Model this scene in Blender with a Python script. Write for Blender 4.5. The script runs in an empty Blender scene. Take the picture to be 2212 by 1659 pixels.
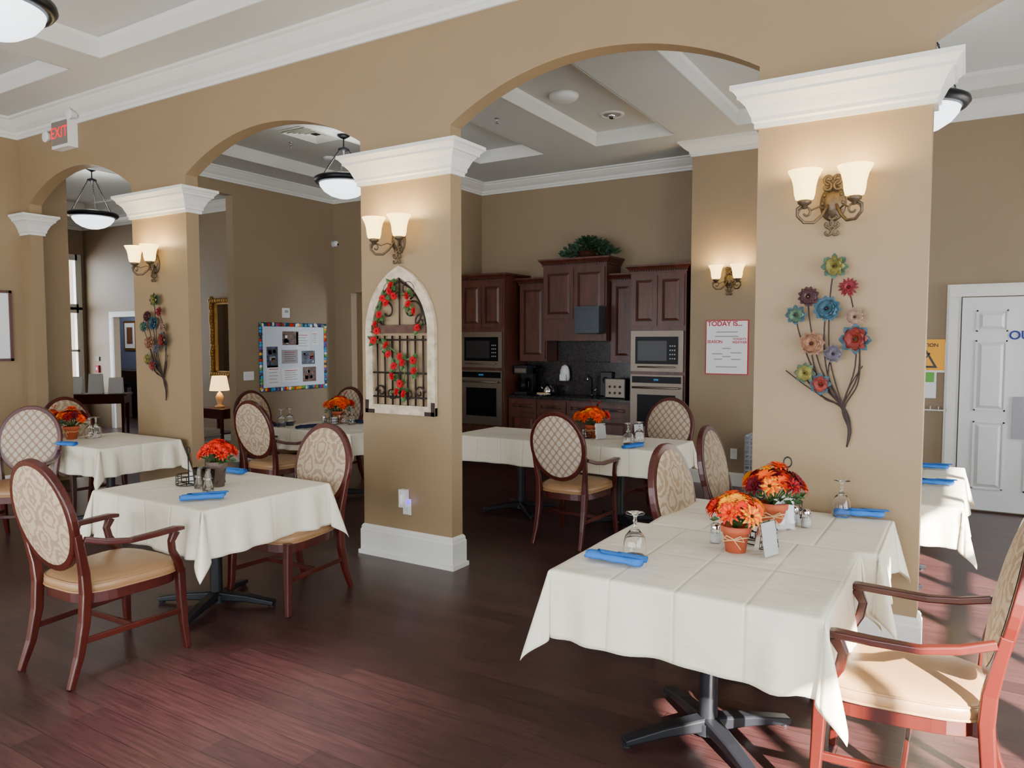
import bpy, bmesh, math, random
from mathutils import Vector, Matrix
random.seed(4)
PI=math.pi
# ---------------------------------------------------------------- survey helpers
H=1.67; F=1600.0; YAW=math.radians(31.6); PIT=math.radians(3.4)
cam_d=bpy.data.cameras.new('camera'); cam=bpy.data.objects.new('camera',cam_d)
bpy.context.scene.collection.objects.link(cam)
cam_d.lens=F/2212*36; cam_d.sensor_width=36; cam_d.clip_start=.05
cam.location=(0,0,H); cam.rotation_euler=(PI/2-PIT,0,YAW)
bpy.context.scene.camera=cam
_R=cam.rotation_euler.to_matrix()
def ray(px,py): return _R@Vector(((px-1106)/F,(829.5-py)/F,-1))
def on_y(px,py,Y):
    d=ray(px,py); t=Y/d.y; return Vector((d.x*t,Y,H+d.z*t))
def on_x(px,py,X):
    d=ray(px,py); t=X/d.x; return Vector((X,d.y*t,H+d.z*t))
def on_z(px,py,Z):
    d=ray(px,py); t=(Z-H)/d.z; return Vector((d.x*t,d.y*t,Z))
# ---------------------------------------------------------------- materials
def lin(c):
    o=[]
    for k in c[:3]:
        k=k/255.0
        o.append(k/12.92 if k<=.04045 else ((k+.055)/1.055)**2.4)
    return (o[0],o[1],o[2],1)
def mat(name,col,rough=.5,metal=0,bump=0,bs=60,var=0,vs=4,emit=0,ecol=None,trans=0,ior=1.45,coat=0,spec=None,stretch=None):
    m=bpy.data.materials.new(name); m.use_nodes=True
    nt=m.node_tree; b=nt.nodes['Principled BSDF']; c=lin(col)
    b.inputs['Base Color'].default_value=c
    b.inputs['Roughness'].default_value=rough; b.inputs['Metallic'].default_value=metal
    b.inputs['IOR'].default_value=ior
    if trans: b.inputs['Transmission Weight'].default_value=trans
    if coat: b.inputs['Coat Weight'].default_value=coat; b.inputs['Coat Roughness'].default_value=.15
    if spec is not None: b.inputs['Specular IOR Level'].default_value=spec
    if emit:
        b.inputs['Emission Color'].default_value=lin(ecol or col); b.inputs['Emission Strength'].default_value=emit
    if bump or var:
        tc=nt.nodes.new('ShaderNodeTexCoord'); mp=nt.nodes.new('ShaderNodeMapping')
        nt.links.new(tc.outputs['Object'],mp.inputs['Vector'])
        if stretch: mp.inputs['Scale'].default_value=stretch
    if var:
        n=nt.nodes.new('ShaderNodeTexNoise'); n.inputs['Scale'].default_value=vs; n.inputs['Detail'].default_value=5
        nt.links.new(mp.outputs[0],n.inputs['Vector'])
        r=nt.nodes.new('ShaderNodeValToRGB')
        r.color_ramp.elements[0].position=.3; r.color_ramp.elements[1].position=.7
        r.color_ramp.elements[0].color=(c[0]*(1-var),c[1]*(1-var),c[2]*(1-var),1)
        r.color_ramp.elements[1].color=(min(1,c[0]*(1+var)),min(1,c[1]*(1+var)),min(1,c[2]*(1+var)),1)
        nt.links.new(n.outputs['Fac'],r.inputs['Fac']); nt.links.new(r.outputs[0],b.inputs['Base Color'])
    if bump:
        n=nt.nodes.new('ShaderNodeTexNoise'); n.inputs['Scale'].default_value=bs; n.inputs['Detail'].default_value=3
        nt.links.new(mp.outputs[0],n.inputs['Vector'])
        bp=nt.nodes.new('ShaderNodeBump'); bp.inputs['Strength'].default_value=bump; bp.inputs['Distance'].default_value=.01
        nt.links.new(n.outputs['Fac'],bp.inputs['Height']); nt.links.new(bp.outputs[0],b.inputs['Normal'])
    return m
M={}
M['wall']=mat('wall_paint_tan',(138,116,86),.55,bump=.05,bs=200,var=.03,vs=2)
M['wall2']=mat('wall_paint_tan_cool_light',(136,117,91),.55,bump=.05,bs=200,var=.03,vs=2)  # same tan paint, with the far rooms' cooler light mixed into the colour
M['white']=mat('trim_white',(212,211,204),.4)
M['ceil']=mat('ceiling_white',(186,188,184),.8,bump=.04,bs=150)
M['wood']=mat('cherry_wood',(64,17,10),.32,var=.35,vs=6,stretch=(1,1,.25),coat=.15)
M['cab']=mat('cabinet_wood',(76,38,27),.35,var=.35,vs=6,stretch=(3,3,.5))
M['cabd']=mat('cabinet_wood_dark',(42,20,15),.4)
M['leather']=mat('tan_vinyl',(148,112,76),.36,bump=.1,bs=120)
M['black']=mat('black_metal',(24,25,30),.4,metal=.3)
M['blackp']=mat('black_plastic',(16,16,18),.35)
M['bronze']=mat('bronze_iron',(92,78,60),.45,metal=.6,bump=.3,bs=80)
M['iron']=mat('dark_iron',(44,32,28),.5,metal=.5)
M['steel']=mat('stainless_steel',(122,112,102),.42,metal=1,bump=.05,bs=40,stretch=(1,1,30))
M['bluesteel']=mat('smoked_blue_plastic',(50,56,62),.35,metal=.3)
M['bglass']=mat('black_glass',(8,8,10),.3,spec=.12)
M['glass']=mat('clear_glass',(255,255,255),.02,trans=1)
M['granite']=mat('granite',(36,32,32),.22,var=.9,vs=60)
M['blue']=mat('napkin_blue',(40,108,190),.85,bump=.3,bs=300)
M['navy']=mat('napkin_navy',(22,30,62),.85)
M['terra']=mat('terracotta',(180,84,50),.75,bump=.2,bs=90,var=.15,vs=12)
M['brownpot']=mat('brown_pot',(88,72,64),.6,var=.3,vs=20)
M['raffia']=mat('raffia',(205,170,120),.8)
M['green']=mat('leaf_green',(50,84,36),.55,var=.3,vs=20)
M['ivy']=mat('ivy_green',(38,66,44),.5,var=.4,vs=20)
for n,c in dict(yellow=(246,158,0),orange=(226,80,0),red=(164,12,6),burg=(90,4,20),rose=(170,2,20),dkc=(60,24,14),redor=(208,34,4)).items():
    M[n]=mat('petal_'+n,c,.65,spec=.2)
for n,c in dict(m_teal=(32,66,80),m_plum=(52,16,22),m_red=(104,10,22),m_beige=(122,96,78),m_olive=(102,96,38),m_rust=(104,28,20),m_gray=(70,66,76),m_green=(50,76,56),m_tan=(116,78,54)).items():
    M[n]=mat('painted_metal_'+n[2:],c,.5,metal=.25,var=.5,vs=40)
M['shade']=mat('frosted_shade',(255,226,160),.5,emit=4.5,ecol=(255,218,124))
M['bowl']=mat('frosted_bowl',(250,250,245),.5,emit=3.0,ecol=(232,244,255))
M['lshade']=mat('lamp_shade_linen',(250,225,170),.8,emit=3,ecol=(255,204,130))
M['exitred']=mat('exit_red',(220,0,20),.5,emit=1.3,ecol=(255,0,30))
M['paper']=mat('paper_white',(226,226,226),.7)
M['signgrey']=mat('sign_grey',(120,112,104),.5)
M['redp']=mat('print_red',(176,12,44),.7)
M['greyp']=mat('print_grey',(150,150,155),.7)
M['bluep']=mat('print_blue',(24,44,130),.6)
M['gold']=mat('antique_gold',(158,118,54),.35,metal=.8,bump=1,bs=60)
M['mirror']=mat('mirror_glass',(230,230,230),.02,metal=1)
M['weather']=mat('weathered_white_wood',(186,170,146),.8,var=.3,vs=18,bump=.4,bs=50)
M['barnwood']=mat('brown_bar',(80,54,44),.8,var=.3,vs=20)
M['yel']=mat('caution_yellow',(230,160,8),.5)
M['grn']=mat('sign_green',(90,160,60),.5)
M['purp']=mat('print_purple',(110,70,150),.6)
M['sky']=mat('print_sky',(60,140,190),.6)
M['door']=mat('door_white',(206,210,208),.35)
M['led']=mat('blue_led',(90,60,255),.5,emit=2)
M['bluewall']=mat('blue_grey_paint',(96,104,126),.7)
M['fab3']=mat('grey_fabric',(140,130,120),.9,bump=.4,bs=200)
M['photo']=mat('photo_print',(96,66,48),.4,var=.8,vs=24)
M['photo2']=mat('photo_print_cool',(70,80,100),.4,var=.8,vs=24)
M['board']=mat('board_white',(206,214,224),.5)
M['salt']=mat('salt',(225,225,225),.6)
M['chrome']=mat('chrome',(220,220,220),.12,metal=1)
M['whitepl']=mat('white_plastic',(216,216,214),.35)

def fabric_damask():
    m=bpy.data.materials.new('damask_fabric'); m.use_nodes=True; nt=m.node_tree; b=nt.nodes['Principled BSDF']
    b.inputs['Roughness'].default_value=.7
    N=nt.nodes.new; L=nt.links.new
    tc=N('ShaderNodeTexCoord'); nz=N('ShaderNodeTexNoise'); nz.inputs['Scale'].default_value=20; nz.inputs['Detail'].default_value=2
    ab=N('ShaderNodeVectorMath'); ab.operation='ABSOLUTE'; L(tc.outputs['Object'],ab.inputs[0]); L(ab.outputs[0],nz.inputs['Vector'])
    sp=N('ShaderNodeSeparateXYZ'); L(tc.outputs['Object'],sp.inputs[0])
    def mth(op,a,b_=None,c=None):
        n=N('ShaderNodeMath'); n.operation=op
        for i,v in enumerate((a,b_,c)):
            if v is None: continue
            if isinstance(v,(int,float)): n.inputs[i].default_value=v
            else: L(v,n.inputs[i])
        return n.outputs[0]
    cx=mth('COSINE',mth('MULTIPLY',sp.outputs['X'],34))
    cz=mth('COSINE',mth('MULTIPLY',sp.outputs['Z'],27))
    f=mth('ADD',mth('ADD',cx,cz),mth('MULTIPLY',nz.outputs['Fac'],3.0))
    g=mth('SINE',mth('MULTIPLY',f,4.8))
    s=mth('MULTIPLY',mth('ADD',g,.1),2.5)
    cl=N('ShaderNodeClamp'); L(s,cl.inputs[0])
    mx=N('ShaderNodeMix'); mx.data_type='RGBA'; L(cl.outputs[0],mx.inputs['Factor'])
    mx.inputs['A'].default_value=lin((172,153,127)); mx.inputs['B'].default_value=lin((144,121,96))
    L(mx.outputs['Result'],b.inputs['Base Color'])
    return m
def fabric_lattice():
    m=bpy.data.materials.new('lattice_fabric'); m.use_nodes=True; nt=m.node_tree; b=nt.nodes['Principled BSDF']
    b.inputs['Roughness'].default_value=.7
    N=nt.nodes.new; L=nt.links.new
    tc=N('ShaderNodeTexCoord'); sp=N('ShaderNodeSeparateXYZ'); L(tc.outputs['Object'],sp.inputs[0])
    def mth(op,a,b_=None):
        n=N('ShaderNodeMath'); n.operation=op
        for i,v in enumerate((a,b_)):
            if v is None: continue
            if isinstance(v,(int,float)): n.inputs[i].default_value=v
            else: L(v,n.inputs[i])
        return n.outputs[0]
    a=mth('ADD',mth('MULTIPLY',sp.outputs['X'],1.2),sp.outputs['Z']); c=mth('SUBTRACT',mth('MULTIPLY',sp.outputs['X'],1.2),sp.outputs['Z'])
    p=13.0
    fa=mth('ABSOLUTE',mth('SUBTRACT',mth('FRACT',mth('MULTIPLY',a,p)),.5)); fc=mth('ABSOLUTE',mth('SUBTRACT',mth('FRACT',mth('MULTIPLY',c,p)),.5))
    mx_=mth('MAXIMUM',fa,fc); mi_=mth('MINIMUM',fa,fc)
    line=mth('GREATER_THAN',mx_,.40); cross=mth('GREATER_THAN',mi_,.28)
    s=mth('MAXIMUM',line,cross)
    mx=N('ShaderNodeMix'); mx.data_type='RGBA'; L(s,mx.inputs['Factor'])
    mx.inputs['A'].default_value=lin((174,160,140)); mx.inputs['B'].default_value=lin((136,114,92))
    L(mx.outputs['Result'],b.inputs['Base Color'])
    return m
M['damask']=fabric_damask(); M['lattice']=fabric_lattice()
def floor_mat():
    m=bpy.data.materials.new('dark_wood_floor'); m.use_nodes=True; nt=m.node_tree; b=nt.nodes['Principled BSDF']
    N=nt.nodes.new; L=nt.links.new
    tc=N('ShaderNodeTexCoord')
    br=N('ShaderNodeTexBrick'); br.inputs['Scale'].default_value=1; br.inputs['Brick Width'].default_value=1.1; br.inputs['Row Height'].default_value=.13
    br.inputs['Mortar Size'].default_value=.0015; br.offset=.37
    br.inputs['Color1'].default_value=(.030,.011,.011,1); br.inputs['Color2'].default_value=(.055,.021,.020,1); br.inputs['Mortar'].default_value=(.010,.004,.004,1)
    L(tc.outputs['Object'],br.inputs['Vector'])
    m2=N('ShaderNodeMapping'); m2.inputs['Scale'].default_value=(1.5,22,1); L(tc.outputs['Object'],m2.inputs['Vector'])
    nz=N('ShaderNodeTexNoise'); nz.inputs['Scale'].default_value=3; nz.inputs['Detail'].default_value=6; L(m2.outputs[0],nz.inputs['Vector'])
    mx=N('ShaderNodeMix'); mx.data_type='RGBA'; mx.blend_type='MULTIPLY'; mx.inputs['Factor'].default_value=.7
    rp=N('ShaderNodeValToRGB'); rp.color_ramp.elements[0].position=.3; rp.color_ramp.elements[0].color=(.45,.45,.45,1); rp.color_ramp.elements[1].position=.7; rp.color_ramp.elements[1].color=(1.5,1.5,1.5,1)
    L(nz.outputs['Fac'],rp.inputs['Fac']); L(br.outputs['Color'],mx.inputs['A']); L(rp.outputs[0],mx.inputs['B']); L(mx.outputs['Result'],b.inputs['Base Color'])
    b.inputs['Roughness'].default_value=.33
    bp=N('ShaderNodeBump'); bp.inputs['Strength'].default_value=.15; bp.inputs['Distance'].default_value=.003; L(nz.outputs['Fac'],bp.inputs['Height']); L(bp.outputs[0],b.inputs['Normal'])
    return m
M['floor']=floor_mat()
def cloth_mat():
    m=bpy.data.materials.new('ivory_tablecloth'); m.use_nodes=True; nt=m.node_tree; b=nt.nodes['Principled BSDF']
    N=nt.nodes.new; L=nt.links.new
    b.inputs['Base Color'].default_value=lin((250,246,230)); b.inputs['Roughness'].default_value=.5
    b.inputs['Sheen Weight'].default_value=.2
    tr=N('ShaderNodeBsdfTranslucent'); tr.inputs['Color'].default_value=lin((246,228,130))
    ms=N('ShaderNodeMixShader'); ms.inputs['Fac'].default_value=.32
    L(b.outputs[0],ms.inputs[1]); L(tr.outputs[0],ms.inputs[2]); L(ms.outputs[0],nt.nodes['Material Output'].inputs['Surface'])
    tc=N('ShaderNodeTexCoord'); nz=N('ShaderNodeTexNoise'); nz.inputs['Scale'].default_value=4; nz.inputs['Detail'].default_value=4; L(tc.outputs['Object'],nz.inputs['Vector'])
    sp=N('ShaderNodeSeparateXYZ'); L(tc.outputs['Object'],sp.inputs[0])
    outs=[]
    for ax,k,g in (('X',3.9,1),('Y',1.55,.7)):
        a=N('ShaderNodeMath'); a.operation='MULTIPLY'; L(sp.outputs[ax],a.inputs[0]); a.inputs[1].default_value=k
        pp=N('ShaderNodeMath'); pp.operation='PINGPONG'; L(a.outputs[0],pp.inputs[0]); pp.inputs[1].default_value=.5
        ss=N('ShaderNodeMath'); ss.operation='SMOOTH_MIN'; L(pp.outputs[0],ss.inputs[0]); ss.inputs[1].default_value=.04*g; ss.inputs[2].default_value=.02
        outs.append(ss.outputs[0])
    ad=N('ShaderNodeMath'); L(outs[0],ad.inputs[0]); L(outs[1],ad.inputs[1])
    a2=N('ShaderNodeMath'); a2.operation='MULTIPLY_ADD'; L(nz.outputs['Fac'],a2.inputs[0]); a2.inputs[1].default_value=.26; L(ad.outputs[0],a2.inputs[2])
    bp=N('ShaderNodeBump'); bp.inputs['Strength'].default_value=.75; bp.inputs['Distance'].default_value=.14; L(a2.outputs[0],bp.inputs['Height']); L(bp.outputs[0],b.inputs['Normal'])
    return m
M['cloth']=cloth_mat()
# ---------------------------------------------------------------- mesh builder
class MB:
    def __init__(s): s.v=[];s.f=[];s.m=[];s.s=[]; s.mats=[];s.M=Matrix.Identity(4)
    def mi(s,k):
        k=M[k] if isinstance(k,str) else k
        if k not in s.mats: s.mats.append(k)
        return s.mats.index(k)
    def add(s,vs,fs,k,smooth=False):
        o=len(s.v); s.v+=[s.M@Vector(p) for p in vs]; i=s.mi(k)
        for f in fs: s.f.append([o+a for a in f]); s.m.append(i); s.s.append(smooth)
    def box(s,x0,x1,y0,y1,z0,z1,k):
        v=[(x0,y0,z0),(x1,y0,z0),(x1,y1,z0),(x0,y1,z0),(x0,y0,z1),(x1,y0,z1),(x1,y1,z1),(x0,y1,z1)]
        s.add(v,[(3,2,1,0),(4,5,6,7),(0,1,5,4),(1,2,6,5),(2,3,7,6),(3,0,4,7)],k)
    def cbox(s,c,d,k): s.box(c[0]-d[0]/2,c[0]+d[0]/2,c[1]-d[1]/2,c[1]+d[1]/2,c[2]-d[2]/2,c[2]+d[2]/2,k)
    def lathe(s,prof,c,k,n=24,axis='Z',sx=1,sy=1,smooth=True):
        vs=[];fs=[]
        for r,z in prof:
            for i in range(n):
                a=2*PI*i/n; x=r*math.cos(a)*sx; y=r*math.sin(a)*sy
                p=(x,y,z) if axis=='Z' else ((x,-z,y) if axis=='-Y' else (z,x,y))
                vs.append((c[0]+p[0],c[1]+p[1],c[2]+p[2]))
        for j in range(len(prof)-1):
            for i in range(n):
                i2=(i+1)%n; fs.append((j*n+i,j*n+i2,(j+1)*n+i2,(j+1)*n+i))
        s.add(vs,fs,k,smooth)
    def cyl(s,c,r,h,k,n=20,axis='Z'):
        s.lathe([(0,0),(r,0),(r,0),(r,h),(r,h),(0,h)],c,k,n,axis)
    def tube(s,pts,r,k,n=8,closed=False,sec=None,up=(0,0,1)):
        pts=[Vector(p) for p in pts]; N=len(pts); vs=[];fs=[]
        if sec is None: base=[(math.cos(2*PI*i/n),math.sin(2*PI*i/n)) for i in range(n)]
        else:
            n=8; q=.75; base=[(1,-q),(1,q),(q,1),(-q,1),(-1,q),(-1,-q),(-q,-1),(q,-1)]
        prev=None
        for i,p in enumerate(pts):
            a=pts[(i-1)%N] if (closed or i>0) else p; b=pts[(i+1)%N] if (closed or i<N-1) else p
            t=(b-a).normalized()
            if sec is not None or prev is None:
                u=Vector(up)
                if abs(u.dot(t))>.98: u=Vector((0,1,0)) if abs(t.y)<.9 else Vector((1,0,0))
                sd=t.cross(u).normalized()
            else:
                sd=prev-t*prev.dot(t)
                sd=sd.normalized() if sd.length>1e-6 else t.orthogonal().normalized()
            prev=sd; w=sd.cross(t).normalized()
            rr=r[i] if isinstance(r,(list,tuple)) else r
            ax,ay=(rr,rr) if sec is None else ((sec[i] if isinstance(sec,list) else sec))
            for cx,cy in base: vs.append(p+sd*cx*ax+w*cy*ay)
        for i in range(N if closed else N-1):
            j=(i+1)%N
            for c in range(n):
                d=(c+1)%n; fs.append((i*n+c,i*n+d,j*n+d,j*n+c))
        if not closed: fs+= [tuple(reversed(range(n))),tuple(range((N-1)*n,N*n))]
        s.add(vs,fs,k,sec is None)
    def mould(s,path,prof,k,closed=False,side=1):
        P=[Vector((a,b)) for a,b in path]; N=len(P); vs=[];fs=[]; m=len(prof)
        for i in range(N):
            ds=[]
            if closed or i>0: ds.append((P[i]-P[i-1]).normalized())
            if closed or i<N-1: ds.append((P[(i+1)%N]-P[i]).normalized())
            ns=[Vector((d.y,-d.x))*side for d in ds]
            if len(ns)==1: mm=ns[0]
            else:
                mm=ns[0]+ns[1]; mm=mm/max(.2,(1+ns[0].dot(ns[1])))
            for o,z in prof: vs.append((P[i].x+mm.x*o,P[i].y+mm.y*o,z))
        for i in range(N if closed else N-1):
            j=(i+1)%N
            for c in range(m-1): fs.append((i*m+c,j*m+c,j*m+c+1,i*m+c+1))
        if not closed: fs+=[tuple(range(m)),tuple(range((N-1)*m,N*m))]
        s.add(vs,fs,k)
    def sphere(s,c,r,k,n=12,sz=1):
        s.lathe([(max(0,r*math.sin(PI*i/8)),-r*sz*math.cos(PI*i/8)) for i in range(9)],c,k,n)
    def mesh(s,name):
        me=bpy.data.meshes.new(name); me.from_pydata([tuple(v) for v in s.v],[],s.f)
        for m in s.mats: me.materials.append(m)
        me.polygons.foreach_set('material_index',s.m); me.polygons.foreach_set('use_smooth',s.s)
        me.update()
        bm=bmesh.new(); bm.from_mesh(me); bmesh.ops.recalc_face_normals(bm,faces=bm.faces); bm.to_mesh(me); bm.free()
        return me
def place(name,me,loc=(0,0,0),rz=0,bevel=0,scale=1,parent=None):
    if isinstance(me,MB): me=me.mesh(name)
    o=bpy.data.objects.new(name,me); bpy.context.scene.collection.objects.link(o)
    o.location=loc; o.rotation_euler=(0,0,rz); o.scale=(scale,)*3 if not isinstance(scale,tuple) else scale
    if bevel:
        b=o.modifiers.new('bevel','BEVEL'); b.width=bevel; b.segments=2; b.limit_method='ANGLE'; b.angle_limit=.7
    if parent: o.parent=parent
    return o
def text(body,size,loc,rot,k,parent,name='lettering',align='CENTER',ext=.001,bold=False):
    c=bpy.data.curves.new(name,'FONT'); c.body=body; c.size=size; c.align_x=align; c.align_y='CENTER'; c.extrude=ext
    if bold: c.offset=size*.02
    o=bpy.data.objects.new(name,c); bpy.context.scene.collection.objects.link(o)
    o.location=loc; o.rotation_euler=rot; c.materials.append(M[k]); o.parent=parent
    return o
FY=(PI/2,0,0)
# ---------------------------------------------------------------- room shell
YW=4.29; TH=.13; ZF=4.10; ZB=3.94; YB=8.5; YK=9.15; XL=-9.14; XR=2.6; YR=-2.8; XFL=-14.7
def holed(name,axis,a0,a1,u0,u1,z0,z1,holes,k='wall'):
    mb=MB(); us=sorted({u0,u1,*[h[0] for h in holes],*[h[1] for h in holes]}); zs=sorted({z0,z1,*[h[2] for h in holes],*[h[3] for h in holes]})
    for i in range(len(us)-1):
        for j in range(len(zs)-1):
            cu=(us[i]+us[i+1])/2; cz=(zs[j]+zs[j+1])/2
            if any(h[0]<cu<h[1] and h[2]<cz<h[3] for h in holes): continue
            if axis=='Y': mb.box(us[i],us[i+1],a0,a1,zs[j],zs[j+1],k)
            else: mb.box(a0,a1,us[i],us[i+1],zs[j],zs[j+1],k)
    return place(name,mb)
fl=MB(); fl.box(-19.4,XR+.2,YR-.2,11.2,-.1,0,'floor'); place('floor',fl)
ARCH=[(-8.94,-7.0),(-6.15,-4.0),(-3.15,-1.03),(-.185,1.98)]; SPR=3.18; SAG=.30
def arch_z(x,a):
    hw=(a[1]-a[0])/2; R=(hw*hw+SAG*SAG)/(2*SAG); c=(a[0]+a[1])/2
    return SPR+SAG-R+math.sqrt(max(0,R*R-(x-c)**2))
mb=MB()
cols=[(XL,ARCH[0][0]),(ARCH[0][1],ARCH[1][0]),(ARCH[1][1],ARCH[2][0]),(ARCH[2][1],ARCH[3][0]),(ARCH[3][1],XR)]
Y0,Y1=YW,YW+TH; ZT=4.25
for a,b in cols: mb.box(a,b,Y0,Y1,0,ZT,'wall')
for a in ARCH:
    n=40; X=[a[0]+(a[1]-a[0])*i/n for i in range(n+1)]; Z=[arch_z(x,a) for x in X]
    Z[0]=Z[-1]=SPR
    vs=[];fs=[]
    for x,z in zip(X,Z): vs+=[(x,Y0,z),(x,Y0,ZT),(x,Y1,z),(x,Y1,ZT)]
    for i in range(n):
        o=i*4; fs+=[(o,o+4,o+5,o+1),(o+2,o+3,o+7,o+6)]
    mb.add(vs,fs,'wall')
    mb.add([p for x,z in zip(X,Z) for p in ((x,Y0,z),(x,Y1,z))],[(2*i,2*i+1,2*i+3,2*i+2) for i in range(n)],'wall',True)
place('wall_arcade',mb)
CAP=[(0,2.84),(.02,2.84),(.02,2.865),(.032,2.875),(.032,2.895),(.04,2.91),(.06,2.955),(.085,2.985),(.098,2.99),(.098,3.005),(.118,3.03),(.13,3.035),(.13,3.06),(0,3.065)]
BASE=[(0,0),(.035,0),(.035,.03),(.022,.035),(.022,.19),(.016,.2),(.016,.215),(.008,.23),(0,.235)]
for i,(a,b) in enumerate(cols):
    mb=MB(); mb.mould([(a,Y0),(b,Y0),(b,Y1),(a,Y1)],CAP,'white',True); place('trim_capital_%d'%(i+1),mb)
    mb=MB(); mb.mould([(a,Y0),(b,Y0),(b,Y1),(a,Y1)],BASE,'white',True); place('baseboard_column_%d'%(i+1),mb)
FW=[(-8.2,-6.2,.35,2.6),(-5.6,-3.5,.35,2.6),(-3.0,-.9,.35,2.6),(-.3,1.9,.35,2.6)]
RW=[(-2.1,-1.1,.5,2.0),(-.75,1.2,.5,2.72),(1.5,3.9,.5,2.72),(6.9,8.35,.5,2.75)]
LW=[(6.4,7.86,.7,2.23),(6.4,7.86,2.32,3.24)]
holed('wall_front','Y',YR-.15,YR,XL-.15,XR+.15,0,4.25,FW)
holed('wall_right','X',XR,XR+.15,YR,11,0,4.25,RW)
holed('wall_left','X',XL-.15,XL,YR,4.8,0,4.25,[])
holed('wall_far_left','X',XFL-.15,XFL,4.65,8.0,0,4.1,LW,'wall2')
holed('wall_left_return','Y',4.65,4.8,XFL,XL-.15,0,4.1,[],'wall2')
holed('wall_lounge','Y',8.0,8.12,-19.2,-8.64,0,4.1,[(-13.75,-12.75,0,2.1)],'wall2')
holed('wall_stub','X',-8.64,-8.5,6.63,8.62,0,4.1,[],'wall2')
holed('wall_header','X',-8.64,-8.5,5.3,6.63,3.62,4.1,[],'wall2')
holed('wall_back_left','Y',YB,YB+.12,-8.5,-6.27,0,4.1,[(-8.15,-7.2,0,2.4)],'wall2')
holed('wall_kitchen_left','X',-6.27,-6.15,YB,YK,0,4.1,[],'wall2')
holed('wall_kitchen_back','Y',YK,YK+.12,-6.27,-2.66,0,4.1,[],'wall2')
holed('wall_kitchen_right','X',-2.78,-2.66,YB+.12,YK,0,4.1,[],'wall2')
holed('wall_back','Y',YB,YB+.12,-2.78,XR,0,4.1,[],'wall2')
holed('wall_hall','Y',9.6,9.7,-9.5,-6.3,0,3,[],'wall2')
holed('wall_study','Y',10.4,10.5,-19.2,-11,0,3,[],'bluewall')
holed('wall_study_side','X',-19.3,-19.2,8.0,10.5,0,3,[],'bluewall')
for nm,x0,x1,y0,y1,z in (('ceiling_hall',-9.5,-6.3,8.62,9.7,3),('ceiling_study',-19.3,-8.7,8.12,10.5,3)):
    mb=MB(); mb.box(x0,x1,y0,y1,z,z+.1,'ceil'); place(nm,mb)
def ceiling(name,x0,x1,y0,y1,z,cof,dep):
    mb=MB(); X=sorted({x0,x1,*[c[0] for c in cof],*[c[1] for c in cof]}); Y=sorted({y0,y1,*[c[2] for c in cof],*[c[3] for c in cof]})
    for i in range(len(X)-1):
        for j in range(len(Y)-1):
            cx=(X[i]+X[i+1])/2; cy=(Y[j]+Y[j+1])/2
            up=any(c[0]<cx<c[1] and c[2]<cy<c[3] for c in cof)
            if not up: mb.box(X[i],X[i+1],Y[j],Y[j+1],z,z+dep+.05,'ceil')
            else: mb.box(X[i],X[i+1],Y[j],Y[j+1],z+dep,z+dep+.05,'ceil')
    place(name,mb)
CF=[(-8.75,-6.95,.9,3.72),(-6.46,-3.75,.9,3.72),(-3.2,-.6,.9,3.72),(-6.46,-3.75,-2.2,.4),(-3.2,-.6,-2.2,.4)]
CBk=[(-5.44,-4.48,5,8.05),(-3.8,-2.84,5,8.05),(-2.16,-1.2,5,8.05),(-.5,1.6,5,8.05),(-7.85,-6.1,5,8.05),(-13.5,-10,5.2,7.4)]
ceiling('ceiling_front',XL,XR,YR,YW,ZF,CF,.16)
ceiling('ceiling_back',XFL,XR,YW+TH,YK+.1,ZB,CBk,.15)
def fascia(name,cof,z,dep):
    mb=MB()
    for a,b,c,d in cof: mb.mould([(a,c),(b,c),(b,d),(a,d)],[(0,z-.004),(.012,z-.004),(.012,z+dep-.03),(.03,z+dep),(0,z+dep)],'white',True,-1)
    place(name,mb)
fascia('trim_coffer_front',CF,ZF,.16); fascia('trim_coffer_back',CBk,ZB,.15)
def crown(zb,zt,pr):
    h=zt-zb; return [(0,zb),(.018,zb),(.018,zb+.16*h),(.03,zb+.2*h),(.22*pr,zb+.34*h),(.5*pr,zb+.5*h),(.78*pr,zb+.74*h),(.82*pr,zb+.76*h),(.82*pr,zb+.84*h),(pr,zb+.88*h),(pr,zt),(0,zt)]
mb=MB(); mb.mould([(XR,YW),(XL,YW),(XL,YR),(XR,YR)],crown(3.9,ZF,.17),'white',True,-1); place('trim_crown_front',mb)
mb=MB()
mb.mould([(XR,YW+TH),(XR,YB),(-2.78,YB),(-2.78,YK),(-6.15,YK),(-6.15,YB),(-8.5,YB),(-8.5,5.3)],crown(3.78,ZB,.14),'white',False,-1)
mb.mould([(-8.64,6.63),(-8.64,8.0),(XFL,8.0),(XFL,4.8),(XL-.15,4.8)],crown(3.78,ZB,.14),'white',False,-1)
place('trim_crown_back',mb)
BB=[(0,0),(.02,0),(.02,.13),(.012,.15),(0,.155)]
mb=MB(); mb.mould([(XL,YW),(XL,YR)],BB,'white',False,-1); place('baseboard_left',mb)
mb=MB(); mb.mould([(-.2,YB),(-2.78,YB),(-2.78,8.52)],BB,'white',False,-1); place('baseboard_back',mb)
mb=MB(); mb.mould([(-6.15,YB),(-7.2,YB)],BB,'white',False,-1); mb.mould([(-8.15,YB),(-8.5,YB),(-8.5,6.63),(-8.64,6.63)],BB,'white',False,-1); place('baseboard_stub',mb)
mb=MB(); mb.mould([(-8.64,8),(-12.65,8)],BB,'white',False,-1); place('baseboard_lounge',mb)
wn=0
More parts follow.
